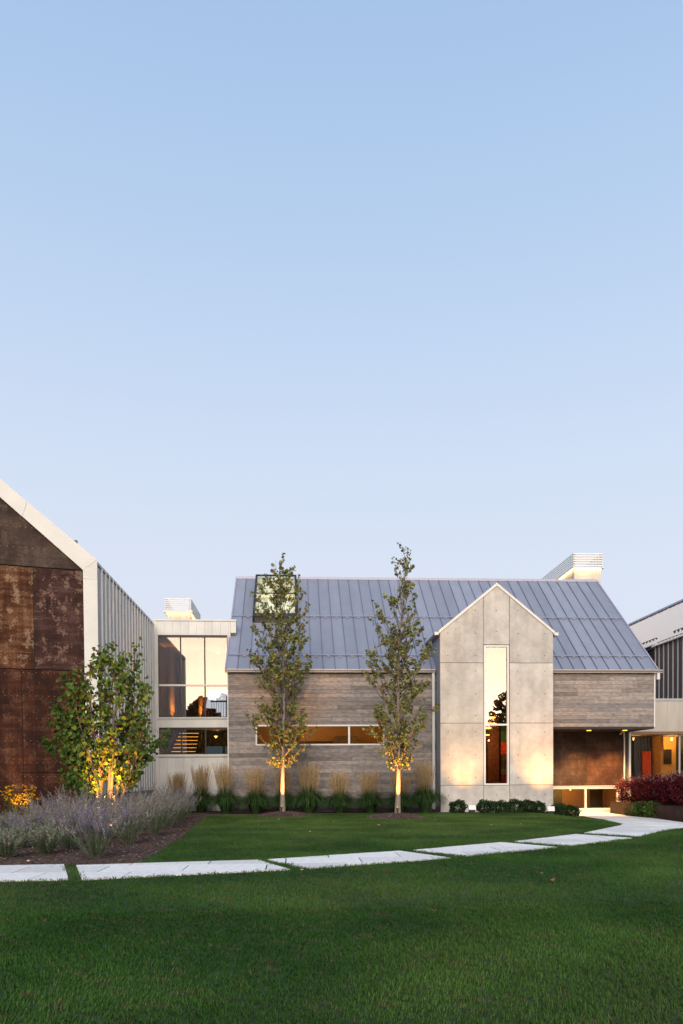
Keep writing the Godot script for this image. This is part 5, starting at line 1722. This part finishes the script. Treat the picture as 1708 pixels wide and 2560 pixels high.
# ------------------------------------------------------------------ lawn and mulch chips
func lawn() -> void:
	rng.seed = 5
	var tufts := []
	for k in 3:
		var st := st_new()
		for i in 26:
			var b := Vector3(rnd(-0.075, 0.075), 0, rnd(-0.075, 0.075))
			var az := rnd(0, TAU)
			var o := Vector3(cos(az), 0, sin(az))
			var h := rnd(0.024, 0.042)
			var lean := rnd(0.1, 0.75) * h
			var s := Vector3(-o.z, 0, o.x) * rnd(0.0020, 0.0034)
			var m := b + o * lean * 0.35 + Vector3.UP * h * 0.6
			var tp := b + o * lean + Vector3.UP * h
			var f := rnd(0.55, 1.65)
			st.set_color(Color(f * rnd(0.9, 1.15), f, f * rnd(0.85, 1.15)))
			quad(st, b - s, b + s, m + s * 0.8, m - s * 0.8)
			tri(st, m - s * 0.8, m + s * 0.8, tp)
		st.generate_normals()
		tufts.append(st.commit())
	var nz := FastNoiseLite.new()
	nz.seed = 4
	nz.frequency = 0.35
	nz.fractal_octaves = 4
	var n2 := FastNoiseLite.new()
	n2.seed = 8
	n2.frequency = 0.06
	var xf := [[], [], []]
	var cols := [[], [], []]
	var z := 30.2
	while z > 0.3:
		var d := 34.0 - z
		var step := 0.066 if d < 9.0 else (0.092 if d < 18.0 else 0.11)
		var x := -0.385 * d - 0.9
		while x < 0.505 * d + 0.9:
			var p := Vector2(x + rnd(-0.05, 0.05), z + rnd(-0.05, 0.05))
			x += step
			if p.x < -16.0 or in_any(p, path_polys) or Geometry2D.is_point_in_polygon(p, bed_poly):
				continue
			if p.x > 14.4 and p.y < 6.0:
				continue
			if Vector2((p.x + 0.45) / 1.1, (p.y - 2.6) / 1.7).length() < 0.97 or Vector2((p.x - 3.8) / 1.1, (p.y - 4.9) / 1.7).length() < 0.97:
				continue
			var k := rng.randi_range(0, 2)
			var v := nz.get_noise_2d(p.x, p.y)
			var y := clampf(0.45 + n2.get_noise_2d(p.x, p.y) * 1.1 + v * 0.45, 0.0, 1.0)
			var c := Color(0.029, 0.085, 0.016).lerp(Color(0.074, 0.128, 0.030), y)
			if rng.randf() < 0.04:
				c = Color(0.11, 0.095, 0.045)
			var f := 1.0 + v * 0.45 + rnd(-0.15, 0.15)
			cols[k].append(Color(c.r * f, c.g * f, c.b * f))
			var hs := (0.95 + v * 0.3) * rnd(0.85, 1.15)
			var lay := 0.30 if fposmod(p.x * 0.80 + p.y * 0.60, 2.2) < 1.1 else -0.26     # mown to and fro
			xf[k].append(Transform3D(Basis(Vector3(0.80, 0, 0.60), -lay) * Basis(Vector3.UP, rnd(0, TAU)).scaled(Vector3(1.15, hs, 1.15)), Vector3(p.x, gy(p.x, p.y), p.y)))
		z -= step
	for k in 3:
		var g := scatter(self, "lawn_grass", tufts[k], M.blade, xf[k], cols[k])
		tag(g, "short mown green grass of the lawn", "grass")
	# bark chips on the bed and the two rings
	var chip := bm(Vector3(0.05, 0.010, 0.016))
	var cx := []
	var cc := []
	for i in 26000:
		var p := Vector2(rnd(-9.5, -2.7), rnd(1.0, 20.1))
		if i % 7 == 0:
			p = Vector2(-0.45, 2.6) + Vector2(rnd(-1.1, 1.1), rnd(-1.7, 1.7))
			if Vector2((p.x + 0.45) / 1.1, (p.y - 2.6) / 1.7).length() > 1.03:
				continue
		elif i % 7 == 1:
			p = Vector2(3.8, 4.9) + Vector2(rnd(-1.1, 1.1), rnd(-1.7, 1.7))
			if Vector2((p.x - 3.8) / 1.1, (p.y - 4.9) / 1.7).length() > 1.03:
				continue
		elif not Geometry2D.is_point_in_polygon(p, bed_poly):
			continue
		var hh := 0.02
		if i % 7 == 0:
			hh = 0.02 + 0.13 * maxf(0, 1.0 - pow(Vector2((p.x + 0.45) / 1.12, (p.y - 2.6) / 1.75).length(), 2))
		elif i % 7 == 1:
			hh = 0.02 + 0.13 * maxf(0, 1.0 - pow(Vector2((p.x - 3.8) / 1.12, (p.y - 4.9) / 1.75).length(), 2))
		cx.append(Transform3D(Basis.from_euler(Vector3(rnd(-0.5, 0.5), rnd(0, TAU), rnd(-0.5, 0.5))) * rnd(0.6, 1.5), Vector3(p.x, hh, p.y)))
		var q := vary(Color(0.055, 0.032, 0.026), 0.5)
		if rng.randf() < 0.06:
			q = vary(Color(0.20, 0.15, 0.12), 0.3)
		cc.append(q)
	var cmat := mat(Color.WHITE, 0.9)
	cmat.vertex_color_use_as_albedo = true
	var g := scatter(self, "mulch_chips", chip, cmat, cx, cc)
	tag(g, "dark brown shredded bark chips covering the beds", "mulch")

# ------------------------------------------------------------------ small things
func small_things() -> void:
	rng.seed = 17
	# floodlights washing the concrete gable
	for f in [[7.30, 2.48, "white box floodlight left of the slot window, between box shrubs"], [10.62, 2.46, "white box floodlight right of the slot window, half behind a box shrub"]]:
		var l := thing("wall_floodlight", f[2], "floodlight", Vector3(f[0], gy(f[0], f[1]), f[1]), 0.0, "floodlights before the concrete gable")
		part(l, "base", bm(Vector3(0.24, 0.14, 0.16)), M.dark, Vector3(0, 0.07, 0))
		var hd := part(l, "housing", bm(Vector3(0.30, 0.20, 0.12)), M.frame, Vector3(0, 0.24, 0.02))
		hd.rotation.x = -0.35
		var ln := part(l, "lens_light", bm(Vector3(0.24, 0.13, 0.01)), glow(Color(1.0, 0.76, 0.40), 3.0), Vector3(0, 0.26, -0.055))
		ln.rotation.x = -0.35
		spot(l, Vector3(f[0], gy(f[0], f[1]) + 0.42, f[1] - 0.08), Vector3(f[0] + (0.1 if f[0] > 9 else 0.0), 2.65, 1.05), 19.0 if f[0] > 9 else 11.0, 38.0, 0.12, Color(1.0, 0.70, 0.36))
	# path marker light glimpsed in the sage
	var gl := thing("path_light", "tiny warm path light showing between the sage stems", "lamp", Vector3(-4.13, 0, 16.5))
	part(gl, "stake", cyl(0.012, 0.5), M.bronze, Vector3(0, 0.25, 0))
	part(gl, "bulb_light", cyl(0.028, 0.035, 0.02), glow(Color(1.0, 0.66, 0.22), 3.0), Vector3(0, 0.515, 0))
	omni(gl, Vector3(-4.13, 0.515, 16.5), 0.02, 0.02)
	# fallen leaves, all alike
	var leaf := leaf_shape("maple")
	var where := [[6.17, 10.19, 1], [7.06, 10.13, 1], [2.65, 10.03, 1], [0.07, 21.39, 1], [3.84, 22.26, 0], [3.66, 23.11, 2], [1.3, 8.0, 1], [4.9, 7.3, 1], [-1.2, 9.3, 0], [0.4, 12.4, 1], [3.1, 12.9, 0], [-0.6, 5.9, 1]]
	var tones := [Color(0.36, 0.20, 0.06), Color(0.46, 0.33, 0.17), Color(0.26, 0.07, 0.035)]
	var said := ["dry orange-brown maple leaf fallen on the lawn", "dry tan maple leaf fallen on the lawn", "dark red maple leaf fallen on the lawn"]
	var lm := []
	for c in tones:
		var m := mat(c.linear_to_srgb(), 0.8)
		m.cull_mode = BaseMaterial3D.CULL_DISABLED
		lm.append(m)
	for q in where:
		var o := part(self, "fallen_leaf", leaf, lm[q[2]])
		tag(o, said[q[2]], "leaf", ["orange-brown leaves on the lawn", "tan leaves on the lawn", "dark red leaves on the lawn"][q[2]])
		o.transform = Transform3D(Basis.from_euler(Vector3(-PI / 2 + rnd(-0.5, 0.5), rnd(0, TAU), rnd(-0.3, 0.3))) * rnd(0.07, 0.10), Vector3(q[0], gy(q[0], q[1]) + 0.05, q[1]))
	# a few twigs and a pale stone on the mulch by the path
	var stone := thing("pale_stone", "small pale stone lying on the mulch beside the path", "stone", Vector3(-4.95, 0.03, 19.4))
	var sm := SphereMesh.new()
	sm.radius = 0.035
	sm.height = 0.045
	sm.radial_segments = 9
	sm.rings = 5
	part(stone, "stone", sm, mat(Color(0.72, 0.64, 0.55), 0.9))
